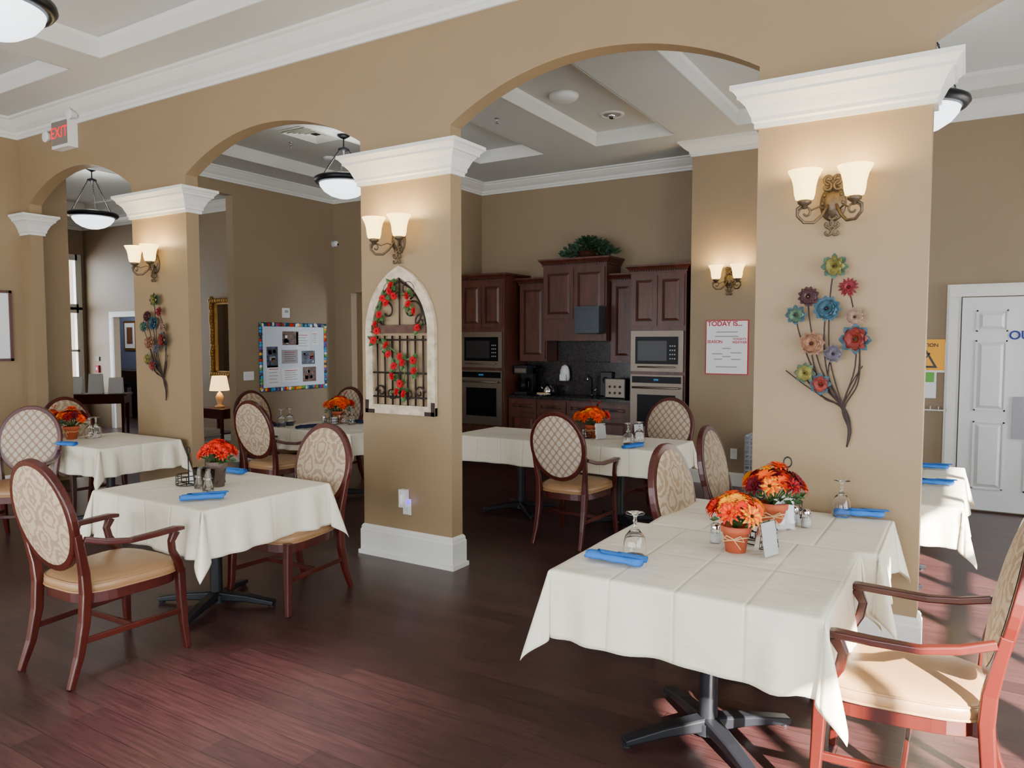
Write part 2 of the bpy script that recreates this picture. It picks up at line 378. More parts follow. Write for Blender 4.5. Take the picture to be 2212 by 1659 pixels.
def window(axis,a,u0,u1,z0,z1,inn,rows=4,colsn=3):
    global wn; wn+=1; mb=MB()
    def bx(ua,ub,za,zb):
        lo,hi=sorted((a+inn*.03,a-inn*.06))
        if axis=='Y': mb.box(ua,ub,lo,hi,za,zb,'white')
        else: mb.box(lo,hi,ua,ub,za,zb,'white')
    bx(u0-.07,u0+.04,z0-.07,z1+.07); bx(u1-.04,u1+.07,z0-.07,z1+.07); bx(u0,u1,z0-.07,z0+.04); bx(u0,u1,z1-.04,z1+.07)
    for i in range(1,colsn): u=u0+(u1-u0)*i/colsn; bx(u-.015,u+.015,z0,z1)
    for i in range(1,rows): z=z0+(z1-z0)*i/rows; bx(u0,u1,z-.02,z+.02)
    place('window_%d'%wn,mb)
    l=bpy.data.lights.new('window_portal','AREA'); l.shape='RECTANGLE'; l.size=u1-u0; l.size_y=z1-z0; l.cycles.is_portal=True
    o=bpy.data.objects.new('window_portal_%d'%wn,l); bpy.context.scene.collection.objects.link(o)
    c=((u0+u1)/2,a-inn*.12,(z0+z1)/2) if axis=='Y' else (a-inn*.12,(u0+u1)/2,(z0+z1)/2); o.location=c
    d=Vector((0,inn,0)) if axis=='Y' else Vector((inn,0,0)); o.rotation_euler=d.to_track_quat('-Z','Z').to_euler()
for h in FW: window('Y',YR,h[0],h[1],h[2],h[3],1)
for i,h in enumerate(RW): window('X',XR,h[0],h[1],h[2],h[3],-1,3 if i==1 else 5,3)
for i,h in enumerate(LW): window('X',XFL,h[0],h[1],h[2],h[3],1,2 if i==0 else 1,3)
def six_panel(mb,x0,x1,z0,z1,y,k='door'):
    mb.box(x0,x1,y-.035,y,z0,z1,k); w=x1-x0; h=z1-z0
    for cx in (.27,.73):
        for a,b in ((.84,.94),(.47,.80),(.10,.42)):
            xa=x0+w*(cx-.14);xb=x0+w*(cx+.14);za=z0+h*a;zb=z0+h*b; e=.022;yy=y-.035
            for p in ((xa,xb,za,za+.014),(xa,xb,zb-.014,zb),(xa,xa+.014,za,zb),(xb-.014,xb,za,zb)): mb.box(p[0],p[1],yy-.010,yy,p[2],p[3],k)
            vs=[(xa+e,yy,za+e),(xb-e,yy,za+e),(xb-e,yy,zb-e),(xa+e,yy,zb-e)]; q=e+.03
            vs+=[(xa+q,yy-.016,za+q),(xb-q,yy-.016,za+q),(xb-q,yy-.016,zb-q),(xa+q,yy-.016,zb-q)]
            mb.add(vs,[(4,5,6,7),(0,1,5,4),(1,2,6,5),(2,3,7,6),(3,0,4,7)],k)
mb=MB(); six_panel(mb,-.06,.86,.02,2.08,YB-.01); six_panel(mb,.87,1.79,.02,2.08,YB-.01)
for a,b,c,d in ((-.19,-.07,0,2.09),(1.8,1.92,0,2.09),(-.19,1.92,2.09,2.21)): mb.box(a,b,YB-.03,YB,c,d,'white'); mb.box(a+.02,b-.02,YB-.045,YB-.03,c,d-.02,'white')
p=on_y(2188,857,YB-.05); q=on_y(2225,950,YB-.05); mb.box(p.x,p.x+.22,YB-.06,YB-.045,q.z,p.z,'greyp')
d1=place('door_1',mb)
p=on_y(2182,725,YB-.05); text('OUT',.115,(p.x-.01,YB-.052,p.z),FY,'bluep',d1,align='LEFT',bold=True)
mb=MB()
for a,b,c,d in ((-13.85,-13.75,0,2.1),(-12.75,-12.65,0,2.1),(-13.85,-12.65,2.1,2.2)): mb.box(a,b,7.97,8.0,c,d,'white')
place('door_2',mb)
# ---------------------------------------------------------------- chair
def outline(n=40,sc=1):
    pts=[]
    for i in range(n):
        t=2*PI*i/n; c,s=math.cos(t),math.sin(t)
        x=math.copysign(abs(c)**.5,c); y=math.copysign(abs(s)**.5,s)
        w=.245+.03*y; pts.append((x*w*sc,.0+y*.265*sc+ (.012*(1-x*x) if y>0 else 0)))
    return pts
def chair_mesh(fab,arms=True):
    mb=MB()
    for s in (-1,1):
        mb.tube([(s*.262,.262,0),(s*.252,.250,.14),(s*.246,.243,.30),(s*.246,.238,.44)],0,'wood',sec=[(.015,.015),(.019,.019),(.022,.022),(.023,.023)],up=(0,1,0))
        if arms:
            mb.tube([(s*.248,.238,.42),(s*.262,.215,.49),(s*.276,.175,.555),(s*.283,.165,.61),(s*.285,.19,.66)],0,'wood',sec=[(.02,.021),(.017,.019),(.015,.017),(.015,.017),(.018,.022)],up=(0,1,0))
            arm=[(s*.284,.235,.668),(s*.287,.19,.673),(s*.288,.08,.670),(s*.280,-.06,.668),(s*.262,-.17,.685),(s*.240,-.27,.715)]
            mb.tube(arm,0,'wood',sec=[(.018,.010),(.025,.013),(.023,.013),(.018,.013),(.015,.014),(.013,.014)])
        post=[(s*.215,-.345,0),(s*.208,-.295,.14),(s*.205,-.262,.30),(s*.207,-.252,.44),(s*.212,-.258,.54),(s*.222,-.275,.63),(s*.232,-.297,.74)]
        mb.tube(post,0,'wood',sec=[(.015,.015),(.019,.02),(.022,.024),(.022,.025),(.018,.024),(.015,.021),(.012,.018)],up=(0,1,0))
        mb.tube([(s*.206,-.28,.21),(s*.25,.246,.21)],0,'wood',sec=(.009,.015))
    mb.tube([(-.228,-.02,.21),(.228,-.02,.21)],0,'wood',sec=(.009,.015))
    O=outline(); n=len(O)
    def ring(sc,z): return [(x*sc,y*sc,z) for x,y in O]
    L=[ring(.97,.375),ring(.97,.43)]
    mb.add(L[0]+L[1],[(i,(i+1)%n,n+(i+1)%n,n+i) for i in range(n)]+[tuple(reversed(range(n)))],'wood')
    Ls=[(.97,.425),(1.0,.432),(1.02,.447),(1.02,.46),(1.0,.474),(.955,.487),(.86,.497),(.65,.505),(.35,.509)]
    vs=[];fs=[]
    for sc,z in Ls: vs+=ring(sc,z)
    for j in range(len(Ls)-1): fs+=[(j*n+i,j*n+(i+1)%n,(j+1)*n+(i+1)%n,(j+1)*n+i) for i in range(n)]
    fs.append(tuple(range((len(Ls)-1)*n,len(Ls)*n))); mb.add(vs,fs,'leather',True)
    mb.tube([(x*1.012,y*1.012,.434) for x,y in O],.006,'leather',6,True)
    mb.tube([(x*1.0,y*1.0,.477) for x,y in O],.005,'leather',6,True)
    cz=.815; hw=.226; hh=.262
    yb=lambda z:-.262-(z-.55)*.21
    ell=[(hw*math.cos(2*PI*i/44),cz+hh*math.sin(2*PI*i/44)) for i in range(44)]
    mb.tube([(x,yb(z),z) for x,z in ell],0,'wood',closed=True,sec=(.024,.019),up=(0,1,.2))
    for sgn,bul in ((1,.03),(-1,.022)):
        vs=[];fs=[];rs=[.97,.93,.85,.7,.5,.25]
        for r in rs:
            for x,z in ell:
                X=x*r;Z=cz+(z-cz)*r; vs.append((X,yb(Z)+sgn*(.014+bul*math.sqrt(1-r*r)),Z))
        for j in range(len(rs)-1): fs+=[(j*44+i,j*44+(i+1)%44,(j+1)*44+(i+1)%44,(j+1)*44+i) for i in range(44)]
        fs.append(tuple(range(5*44,6*44))); mb.add(vs,fs,fab,True)
    return mb.mesh('dining_chair')
CD=chair_mesh('damask'); CL=chair_mesh('lattice'); CDn=chair_mesh('damask',False); CLn=chair_mesh('lattice',False)
CH=[(CD,-3.83,2.165,.04),(CDn,-3.72,3.28,PI+.03),(CD,-.165,2.97,PI/2),(CDn,-1.04,3.86,-PI/2-.10),(CDn,-1.10,4.86,-PI/2-.02),
    (CL,-2.78,5.54,0),(CLn,-2.50,6.72,PI),(CD,-5.80,5.02,.05),(CD,-6.56,5.58,-PI/2),(CLn,-6.42,6.3,PI),(CL,-6.65,3.0,PI+.75),(CDn,-7.35,3.95,-PI/2)]
for i,(me,x,y,r) in enumerate(CH): place('dining_chair',me,(x,y,0),r,bevel=.003)
# ---------------------------------------------------------------- tables
def table_base(cx,cy,w,d,rot=PI/4):
    mb=MB(); mb.box(-w/2,w/2,-d/2,d/2,.71,.742,'cabd')
    mb.cyl((0,0,.03),.038,.66,'black'); mb.cyl((0,0,.02),.06,.05,'black')
    for i in range(4):
        a=rot+i*PI/2; c,s=math.cos(a),math.sin(a)
        mb.tube([(c*.02,s*.02,.06),(c*.2,s*.2,.05),(c*.38,s*.38,.024)],0,'black',sec=[(.036,.03),(.032,.022),(.028,.014)])
        mb.cyl((c*.365,s*.365,0),.018,.02,'black',10)
        mb.tube([(0,0,.69),(c*.25,s*.25,.70)],0,'black',sec=(.02,.01))
    place('dining_table',mb,(cx,cy,0),bevel=.003)
def cloth(x0,x1,y0,y1,ov=.25,seed=0,z=.752,flare=.07,kd=.24):
    W=x1-x0; D=y1-y0; cx=(x0+x1)/2; cy=(y0+y1)/2; rnd=random.Random(seed)
    ph=[rnd.uniform(0,6) for _ in range(12)]
    e0=[0.004,.010,.02,.035,.055]; 
    def coords(L):
        o=e0+[.055+(ov-.055)*(i+1)/14 for i in range(14)]
        n=int(L/.025); return [-t for t in reversed(o)]+[L*i/n for i in range(n+1)]+[L+t for t in o]
    U=coords(W);V=coords(D);vs=[]
    def rip(t,L,a,b,c):
        env=min(1,t/.10,(L-t)/.10); env=max(0,env)
        edge=math.exp(-t/.2)+math.exp(-(L-t)/.2)
        return env*(.018*math.sin(t*9+ph[a])+.010*math.sin(t*21+ph[b])+edge*.028*math.sin(t*36+ph[c]))
    for v in V:
        for u in U:
            dx=-u if u<0 else (u-W if u>W else 0); dy=-v if v<0 else (v-D if v>D else 0)
            sx=-1 if u<0 else 1; sy=-1 if v<0 else 1
            ec=min(max(u,0),W); ed=min(max(v,0),D)
            if dx==0 and dy==0: p=(u,v,z+.0012*math.sin(9*u+ph[0])*math.sin(8*v+ph[1]))
            else:
                d=math.hypot(dx,dy); phi=math.atan2(dy,dx)
                base=.006*min(1,d/.01)+flare*d
                dz=d-.004*min(1,d/.01)
                if dy==0: p=(ec+sx*(base+(d/ov)*rip(v,D,2 if sx<0 else 3,4,5)),v,z-dz)
                elif dx==0: p=(u,ed+sy*(base+(d/ov)*rip(u,W,6 if sy<0 else 7,8,9)),z-dz)
                else:
                    pk=max(0,math.sin(2*phi)); k2=d*(kd*pk**2.2-.10*math.sin(4*phi)**2)
                    lean=.16*math.sin(4*phi)*d
                    p=(ec+sx*(base*math.cos(phi)+k2*.72+lean*.5),ed+sy*(base*math.sin(phi)+k2*.72-lean*.5),z-dz*(1-.04*pk))
            vs.append((p[0]-W/2,p[1]-D/2,p[2]))
    nu=len(U);nv=len(V)
    fs=[(j*nu+i,j*nu+i+1,(j+1)*nu+i+1,(j+1)*nu+i) for j in range(nv-1) for i in range(nu-1)]
    mb=MB(); mb.add(vs,fs,'cloth',True); o=place('tablecloth',mb,(cx,cy,0))
    s=o.modifiers.new('thick','SOLIDIFY'); s.thickness=.0012
TB=[(-1.40,-.375,2.57,3.48,.27),(-1.34,-.30,3.50,4.20,.25),(-4.53,-3.48,2.48,3.40,.27),(-7.2,-6.2,3.45,4.20,.25),(-6.25,-5.1,5.28,6.12,.22),(-4.25,-2.12,5.80,6.58,.24),(-1.0,0,4.7,6.2,.23)]
for i,t in enumerate(TB):
    z=.752 if i!=1 else .749
    cloth(*t[:4],ov=t[4],seed=i+3,z=z)
    cy=(t[2]+t[3])/2
    if i==5:
        table_base(-3.7,cy,1.0,.76); table_base(-2.66,cy,1.0,.76)
    elif i==6: table_base(-.5,5.07,.94,.72); table_base(-.5,5.82,.94,.72)
    else: table_base((t[0]+t[1])/2,cy,t[1]-t[0]-.012,t[3]-t[2]-.012,PI/4 if i!=2 else .45)
# ---------------------------------------------------------------- table items
def frame(n):
    n=Vector(n).normalized(); a=n.orthogonal().normalized(); return a,n.cross(a),n
def mum(mb,c,nrm,R,k,kc='dkc',rings=3,pet=11,wid=.16,curl=.35,cs=.15,k2=None):
    a,b,n=frame(nrm); c=Vector(c)
    for r in range(rings):
        rr=R*(1-.22*r); lift=.2+.35*r
        for i in range(pet):
            t=2*PI*(i+.5*r)/pet+random.uniform(-.1,.1); d=a*math.cos(t)+b*math.sin(t); sd=n.cross(d); w=R*wid*random.uniform(.8,1.2)
            p0=c+d*rr*.08; p1=c+d*rr*.45+n*rr*lift*.6; p15=c+d*rr*.8+n*rr*lift*.8; p2=c+d*rr+n*rr*(lift-curl*.5)
            mb.add([p0-sd*w*.4,p0+sd*w*.4,p1+sd*w,p1-sd*w,p15+sd*w*.9,p15-sd*w*.9,p2+sd*w*.15,p2-sd*w*.15],[(0,1,2,3),(3,2,4,5),(5,4,6,7)],k2 if (k2 and i%2) else k)
    mb.sphere(c+n*R*.16,R*cs,kc,8)
def leaf(mb,c,d,L,k='green'):
    a,b,n=frame(d); c=Vector(c); n=n*L; w=a*L*.28; u=b*L*.12
    mb.add([c,c+n*.5+w+u,c+n,c+n*.5-w+u,c+n*.5-u*.3],[(0,1,4),(1,2,4),(2,3,4),(3,0,4)],k)
def bouquet(cols,seed,pot='terra',n=15,spread=.115,h=.13,R=.036,potr=.062,poth=.115,twigs=0):
    random.seed(seed); mb=MB()
    mb.lathe([(0,0),(potr*.68,0),(potr*.9,poth*.74),(potr*1.03,poth*.75),(potr*1.06,poth*.98),(potr*.98,poth),(potr*.9,poth*.98),(potr*.85,poth*.8),(0,poth*.8)],(0,0,0),pot,28)
    if pot=='terra':
        mb.tube([(potr*.86*math.cos(t/16*2*PI),potr*.86*math.sin(t/16*2*PI),poth*.55+.006*math.sin(t)) for t in range(16)],.003,'raffia',5,True)
        mb.tube([(0,-potr*.85,poth*.55),(.03,-potr*.95,poth*.7),(.045,-potr*.9,poth*.5),(.01,-potr*.9,poth*.52),(-.03,-potr*.95,poth*.68),(-.045,-potr*.9,poth*.45),(0,-potr*.85,poth*.53),(.03,-potr*.9,poth*.2)],.0025,'raffia',5)
    else:
        for a in range(4): mb.tube([(potr*.8*math.cos(a*1.57+.3),potr*.8*math.sin(a*1.57+.3),.02),(potr*.97*math.cos(a*1.57+1.5),potr*.97*math.sin(a*1.57+1.5),poth*.7)],.002,'iron',5)
    nxt={'yellow':'orange','orange':'redor','redor':'red','red':'redor','burg':'red'}
    for i in range(n):
        t=i*2.399; q=math.sqrt((i+.5)/n); el=1-q*.75
        p=Vector((math.cos(t)*spread*q,math.sin(t)*spread*q,poth+h*(.3+.7*el)+random.uniform(-.012,.012)))
        nr=(math.cos(t)*q*1.1,math.sin(t)*q*1.1,.35+el*.7)
        k=cols[i%len(cols)]; kc={'yellow':'dkc','orange':'red','redor':'burg','red':'burg','burg':'dkc'}[k]
        mum(mb,p,nr,R*random.uniform(.9,1.2),k,kc,3,12,.115,cs=.14,k2=nxt[k] if i%3==0 else None)
        mb.tube([(0,0,poth*.8),tuple(Vector((0,0,poth*.9))*.5+p*.5),tuple(p)],.002,'green',5)
    for i in range(34):
        t=random.uniform(0,6.28); q=random.uniform(.4,1)
        leaf(mb,(math.cos(t)*spread*q*.8,math.sin(t)*spread*q*.8,poth+random.uniform(.0,.07)),(math.cos(t),math.sin(t),random.uniform(-.3,.6)),.05)
    for i in range(twigs):
        t=random.uniform(0,6.28); d=Vector((math.cos(t)*.4,math.sin(t)*.4,1)).normalized(); L=h*1.5
        mb.tube([(0,0,poth),tuple(Vector((0,0,poth))+d*L)],.0012,'dkc',4); [mb.sphere(Vector((0,0,poth))+d*(L-.012*j)+Vector((random.uniform(-.006,.006),random.uniform(-.006,.006),0)),.004,'redor',6) for j in range(3)]
    return mb.mesh('flower_pot')
FA=bouquet(['yellow','orange','yellow','redor','yellow','red','orange'],1,R=.048,n=19,h=.13,spread=.105)
FB=bouquet(['orange','yellow','burg','orange','burg','redor','burg'],2,R=.046,n=23,spread=.12,h=.15)
FC=bouquet(['redor','red','redor','redor','orange'],5,'brownpot',n=23,spread=.10,h=.12,R=.047,potr=.06,poth=.16)
FD=bouquet(['orange','redor','yellow','orange','red'],7,n=23,spread=.14,h=.14,R=.05,twigs=4)
def at(px,py,z=.755): return on_z(px,py,z)
for me,px,py,s in ((FA,1589,1190,1),(FB,1668,1140,1.12),(FC,470,1050,1),(FD,1276,945,1.1),(FD,732,912,1.1),(FB,155,948,1.05),(FD,105,935,.9)):
    p=at(px,py); place('flower_pot',me,p,random.uniform(0,.5),scale=s)
gb=MB(); gb.lathe([(0,.096),(.016,.094),(.034,.073),(.0395,.04),(.0385,.01),(.0345,0),(.036,0),(.040,.01),(.041,.04),(.0355,.075),(.018,.098),(.006,.108),(.005,.125),(.008,.132),(.005,.14),(.008,.15),(.034,.158),(.034,.160),(0,.161)],(0,0,0),'glass',28)
GB=gb.mesh('water_goblet')
for px,py in ((1371,1203),(1817,1115),(1357,960),(1381,957),(608,922),(626,919),(742,915),(760,917),(195,946),(208,944)):
    place('water_goblet',GB,at(px,py),scale=1.18)
tm=MB(); tm.lathe([(0,.003),(.026,.003),(.026,0),(.029,0),(.036,.11),(.034,.11),(.027,.012),(0,.012)],(0,0,0),'glass',24); TM=tm.mesh('tumbler')
for px,py in ((432,1054),(450,1060)): place('glass_tumbler',TM,at(px,py),scale=1.15)
sh=MB(); sh.lathe([(0,0),(.021,0),(.022,.01),(.019,.05),(.017,.06),(.017,.062)],(0,0,0),'glass',16); sh.lathe([(0,.004),(.018,.004),(.016,.04),(0,.04)],(0,0,0),'salt',12)
sh.lathe([(.019,.058),(.019,.07),(.014,.08),(0,.082)],(0,0,0),'chrome',16); SH=sh.mesh('salt_shaker')
for px,py in ((1717,1130),(1741,1138),(1545,1172),(700,915)): place('salt_shaker',SH,at(px,py),scale=1.1)
def napkin(k):
    mb=MB(); L=.105; n=20; st=14; vs=[];fs=[]
    for j in range(st+1):
        x=-L+2*L*j/st; r=1+.08*math.sin(j*1.1)
        for i in range(n):
            t=2*PI*i/n; rr=.019*r*(1+.12*math.cos(t*2+.5)); vs.append((x+(.006 if math.sin(t)>.2 else 0),rr*math.cos(t)*1.35,.019+rr*.9*math.sin(t)))
    for j in range(st): fs+=[(j*n+i,j*n+(i+1)%n,(j+1)*n+(i+1)%n,(j+1)*n+i) for i in range(n)]
    fs+=[tuple(range(n)),tuple(range(st*n,(st+1)*n))]; mb.add(vs,fs,k,True)
    for x0,x1,o in ((-.10,.03,.0026),(-.02,.113,.0048)):
        vs=[];
        for j in range(9):
            t=-.4+j*.33; sl=.02*j/8
            for x in (x0+sl*3,x1+sl): vs.append((x,(.0255+o)*math.cos(t)*1.12,.019+(.0185+o)*math.sin(t)))
        mb.add(vs,[(2*j,2*j+1,2*j+3,2*j+2) for j in range(8)],k,True)
    for e in (-1,1): mb.tube([(e*(L+.001),.016*(1-q/14)*math.cos(q*.9),.019+.013*(1-q/14)*math.sin(q*.9)) for q in range(13)],.0018,k,5)
    return mb.mesh('napkin_roll')
NB=napkin('blue'); NN=napkin('navy')
def nap(me,px0,py0,px1,py1,s=1):
    a=at(px0,py0);b=at(px1,py1); c=(a+b)/2; place('napkin_roll',me,c,math.atan2(b.y-a.y,b.x-a.x),scale=s)
nap(NB,1262,1204,1392,1228,1.15);nap(NB,1790,1112,1918,1121,1.1);nap(NB,382,1084,490,1077,1.1);nap(NB,482,1020,520,1025)
nap(NB,1350,970,1382,966);nap(NB,115,962,165,965);nap(NN,640,927,682,924);nap(NN,600,921,626,919);nap(NN,750,912,790,916)
for x,y in ((-.16,5.35),(-.2,6.02)): place('napkin_roll',NB,(x,y,.755),.2)
mb=MB()
for z in (.006,.035,.065): mb.tube([(.075*math.cos(t*PI/12),.075*math.sin(t*PI/12),z) for t in range(24)],.0032,'blackp',6,True)
for i in range(8): t=i*PI/4; mb.tube([(.075*math.cos(t),.075*math.sin(t),.006),(.075*math.cos(t),.075*math.sin(t),.065)],.0025,'blackp',5)
mb.tube([(-.075,0,.006),(.075,0,.006)],.003,'blackp',5);mb.tube([(0,-.075,.006),(0,.075,.006)],.003,'blackp',5)
mb.tube([(0,0,.006),(0,0,.2)],.004,'blackp',6); mb.tube([(.02*math.cos(t*PI/8),0,.22+.02*math.sin(t*PI/8)) for t in range(16)],.0035,'blackp',6,True)
for i in range(5): mb.box(-.03,.03,.018+.009*i,.023+.009*i,.008,.075,'paper')
CDY=mb.mesh('condiment_caddy')
for px,py in ((1640,1172),(408,1047),(1262,946),(716,917)): place('condiment_caddy',CDY,at(px,py))
p=at(1697,1128); place('condiment_caddy',CDY,(p.x-.02,p.y+.12,.755),0,scale=(1,1,1.3))
mb=MB(); 
for s in (-1,1): mb.add([(-.055,s*.03,0),(.055,s*.03,0),(.055,s*.004,.15),(-.055,s*.004,.15)],[(0,1,2,3)],'glass')
mb.add([(-.05,-.0275,.006),(.05,-.0275,.006),(.05,-.004,.145),(-.05,-.004,.145)],[(0,1,2,3)],'paper')
MS=mb.mesh('menu_card_stand')
for px,py,r in ((1655,1200,1.2),(1690,1142,.8),(1296,948,.8),(1378,950,1.0)): place('menu_card_stand',MS,at(px,py),r)
# ---------------------------------------------------------------- sconces
def sconce_mesh():
    mb=MB()
    mb.lathe([(0,.0),(.062,.0),(.066,.006),(.06,.014),(.045,.018),(.038,.03),(.02,.036),(0,.038)],(0,0,-.01),'bronze',24,'-Y',1,1.45)
    for i in range(10):
        t=2*PI*i/10; mb.sphere((.05*math.cos(t),-.016,-.01+.073*math.sin(t)),.010,'bronze',8)
    def spiral(c,r0,turn,start,sg,y=-.03,n=22,r=.006):
        pts=[(c[0]+sg*r0*(1-.8*i/n)*math.cos(start+turn*i/n),y,c[1]+r0*(1-.8*i/n)*math.sin(start+turn*i/n)) for i in range(n+1)]
        mb.tube(pts,r,'bronze',6)
    for s in (-1,1):
        spiral((s*.018,.115),.03,5.5,-1.6,s,r=.008); spiral((s*.03,.075),.03,5.5,1.6,s,r=.008); spiral((s*.02,-.12),.032,5.5,1.6,s,r=.008); spiral((s*.022,-.165),.025,5.5,1.6,s,r=.007)
        arm=[(s*.02,-.03,-.02),(s*.045,-.06,-.075),(s*.08,-.09,-.115),(s*.125,-.12,-.115),(s*.155,-.135,-.08),(s*.155,-.14,-.045),(s*.12,-.14,-.02)]
        mb.tube(arm,.0085,'bronze',8); spiral((s*.115,-.068),.038,6,0,s,y=-.13)
        mb.tube([(s*.03,-.03,-.05),(s*.06,-.06,-.03),(s*.09,-.1,-.05),(s*.12,-.14,-.03)],.005,'bronze',6)
        c=(s*.12,-.14,-.02)
        mb.lathe([(0,-.03),(.008,-.028),(.012,-.015),(.02,-.01),(.034,0),(.036,.012),(.03,.018),(0,.018)],c,'bronze',20)
        mb.lathe([(.03,.016),(.045,.022),(.052,.05),(.056,.09),(.066,.13),(.084,.165),(.086,.17),(.082,.167),(.062,.13),(.052,.09),(.048,.05),(.04,.03)],c,'shade',28)
    return mb.mesh('wall_sconce')
SC=sconce_mesh()
def pt(name,loc,e,col,r,parent=None):
    l=bpy.data.lights.new(name,'POINT'); l.energy=e; l.color=col; l.shadow_soft_size=r
    o=bpy.data.objects.new(name,l); bpy.context.scene.collection.objects.link(o); o.location=loc
    if parent: o.parent=parent
WARM=(1,.78,.42)
for px,py,Y in ((1800,440,YW),(862,520,YW),(337,570,YW),(1577,605,YB),):
    p=on_y(px,py,Y); o=place('wall_sconce',SC,(p.x,Y,p.z+.01),0)
    for s in (-1,1): pt('sconce_bulb',(s*.12,-.14,.15),9,WARM,.03,o)
def pendant(x,y,zc,drop,e):
    mb=MB(); zr=-drop
    mb.lathe([(0,0),(.07,0),(.07,-.012),(.04,-.03),(.012,-.045),(0,-.045)],(0,0,0),'black',20)
    mb.tube([(0,0,-.04),(0,0,-.14)],.008,'black',6); mb.lathe([(.012,-.13),(.06,-.15),(.065,-.165),(.02,-.18),(.012,-.22),(0,-.225)],(0,0,0),'black',16)
    for i in range(3):
        t=i*2*PI/3+.4; c,s=math.cos(t),math.sin(t); mb.tube([(c*.05,s*.05,-.16),(c*.285,s*.285,zr+.02)],.005,'black',6)
        for j in range(1,16): 
            q=j/16; mb.sphere((c*(.05+.235*q),s*(.05+.235*q),-.16+(zr+.18)*q),.009,'black',6)
    mb.lathe([(.26,zr+.03),(.30,zr+.035),(.325,zr+.02),(.33,zr-.005),(.31,zr-.03),(.27,zr-.04),(.265,zr),(.26,zr+.03)],(0,0,0),'black',40)
    mb.lathe([(.272,zr-.03),(.26,zr-.07),(.22,zr-.12),(.15,zr-.165),(.07,zr-.19),(0,zr-.198)],(0,0,0),'bowl',36)
    o=place('pendant_light',mb,(x,y,zc)); pt('pendant_bulb',(0,0,zr+.12),e,(1,.97,.9),.12,o)
pendant(-5.98,6.15,ZB,.5,16); pendant(-10.65,5.95,ZB+.15,.65,20); pendant(-.36,6.1,ZB+.15,.76,10); pendant(-4.72,2.1,ZF+.16,.7,10)
# ---------------------------------------------------------------- wall art: metal flowers
random.seed(11); mb=MB()
src=[(1806,577,.047,'m_olive',8,.22),(1836,622,.036,'m_red',14,.12),(1750,642,.038,'m_plum',12,.2),(1790,668,.048,'m_teal',11,.22),(1850,685,.036,'m_beige',12,.18),(1723,681,.038,'m_green',8,.22),(1757,742,.046,'m_tan',10,.22),(1851,732,.056,'m_rust',8,.24),(1803,764,.034,'m_gray',11,.2),(1743,805,.040,'m_olive',8,.22),(1776,829,.040,'m_rust',8,.24)]
tip=on_y(1830,965,YW)
def RR(px,py):
    q=on_y(px,py,YW); return Vector((q.x-tip.x,0,q.z-tip.z))
def spl(ctrl,m=5):
    P=[]
    for i in range(len(ctrl)-1):
        p0=ctrl[max(0,i-1)];p1=ctrl[i];p2=ctrl[i+1];p3=ctrl[min(len(ctrl)-1,i+2)]
        for q in range(m):
            t=q/m; P.append(.5*((2*p1)+(p2-p0)*t+(2*p0-5*p1+4*p2-p3)*t*t+(3*p1-p0-3*p2+p3)*t*t*t))
    P.append(ctrl[-1]); return P
knot=RR(1822,880)
back={'m_olive':'m_green','m_green':'m_teal','m_rust':'m_teal'}
for px,py,r,k,n,w in src:
    f=RR(px,py); f.y=-.06
    side=1 if f.x>knot.x-.02 else -1
    m1=knot+(f-knot)*.35; m1.x+=side*.05; m1.y=-.03
    m2=knot+(f-knot)*.75; m2.x+=side*.035; m2.y=-.035
    ctrl=[Vector((0,-.015,0)),RR(1836,925)+Vector((random.uniform(-.008,.008),-.02,0)),knot+Vector((random.uniform(-.012,.012),-.02,0)),m1,m2,f]
    mb.tube(spl(ctrl),.0038,'iron',6)
    k2=back.get(k,k) if n<10 else k
    mum(mb,f+Vector((0,.012,0)),(random.uniform(-.15,.15),-1,random.uniform(-.1,.15)),r*1.45,k2,'m_olive',rings=1,pet=n,wid=w*1.2,curl=.1)
    mum(mb,f,(random.uniform(-.2,.2),-1,random.uniform(-.1,.2)),r*1.15,k,'m_plum' if k!='m_plum' else 'm_olive',rings=3 if n>9 else 2,pet=n,wid=w*1.2,cs=.13)
for (a,b) in (((1822,880),(1700,800)),((1822,890),(1865,790)),((1815,870),(1760,790))):
    A_=RR(*a);B_=RR(*b); A_.y=-.02;B_.y=-.03; mid=(A_+B_)/2; mid.x-=.02; mb.tube(spl([A_,mid,B_]),.003,'iron',5)
FM=mb.mesh('metal_flower_wall_art'); place('metal_flower_wall_art',FM,tip)
place('metal_flower_wall_art',FM,on_y(362,865,YW))
# gothic window wall art
A0=on_y(797,890,YW); A1=on_y(945,893,YW); AT=on_y(868,575,YW)
aw=(A1.x-A0.x)/2; ah=AT.z-A0.z; ax=(A0.x+A1.x)/2; az=(A0.z+A1.z)/2-.01
sp_=ah*.56
def goth(w,h,s,n=14):
    rise=h-s; Rr=(w*w+rise*rise)/(2*w); pts=[(-w,0),(w,0)]
    am=math.asin(min(1,rise/Rr))
    for i in range(n+1): a=am*i/n; pts.append((w-Rr+Rr*math.cos(a),s+Rr*math.sin(a)))
    for i in range(n-1,-1,-1): a=am*i/n; pts.append((-(w-Rr+Rr*math.cos(a)),s+Rr*math.sin(a)))
    return pts
mb=MB(); o=goth(aw,ah,sp_); fr=.068
inn=[(x,z+fr) for x,z in goth(aw-fr,ah-2.25*fr,sp_-fr)]
n=len(o)
for Y_ in (-.03,0):
    mb.add([(x,Y_,z) for x,z in o]+[(x,Y_,z) for x,z in inn],[(i,(i+1)%n,n+(i+1)%n,n+i) for i in range(n)],'weather')
for P in (o,inn): mb.add([(x,-.03,z) for x,z in P]+[(x,0,z) for x,z in P],[(i,(i+1)%n,n+(i+1)%n,n+i) for i in range(n)],'weather')
mb.box(-aw,aw,-.034,-.0,0,fr*.9,'weather')
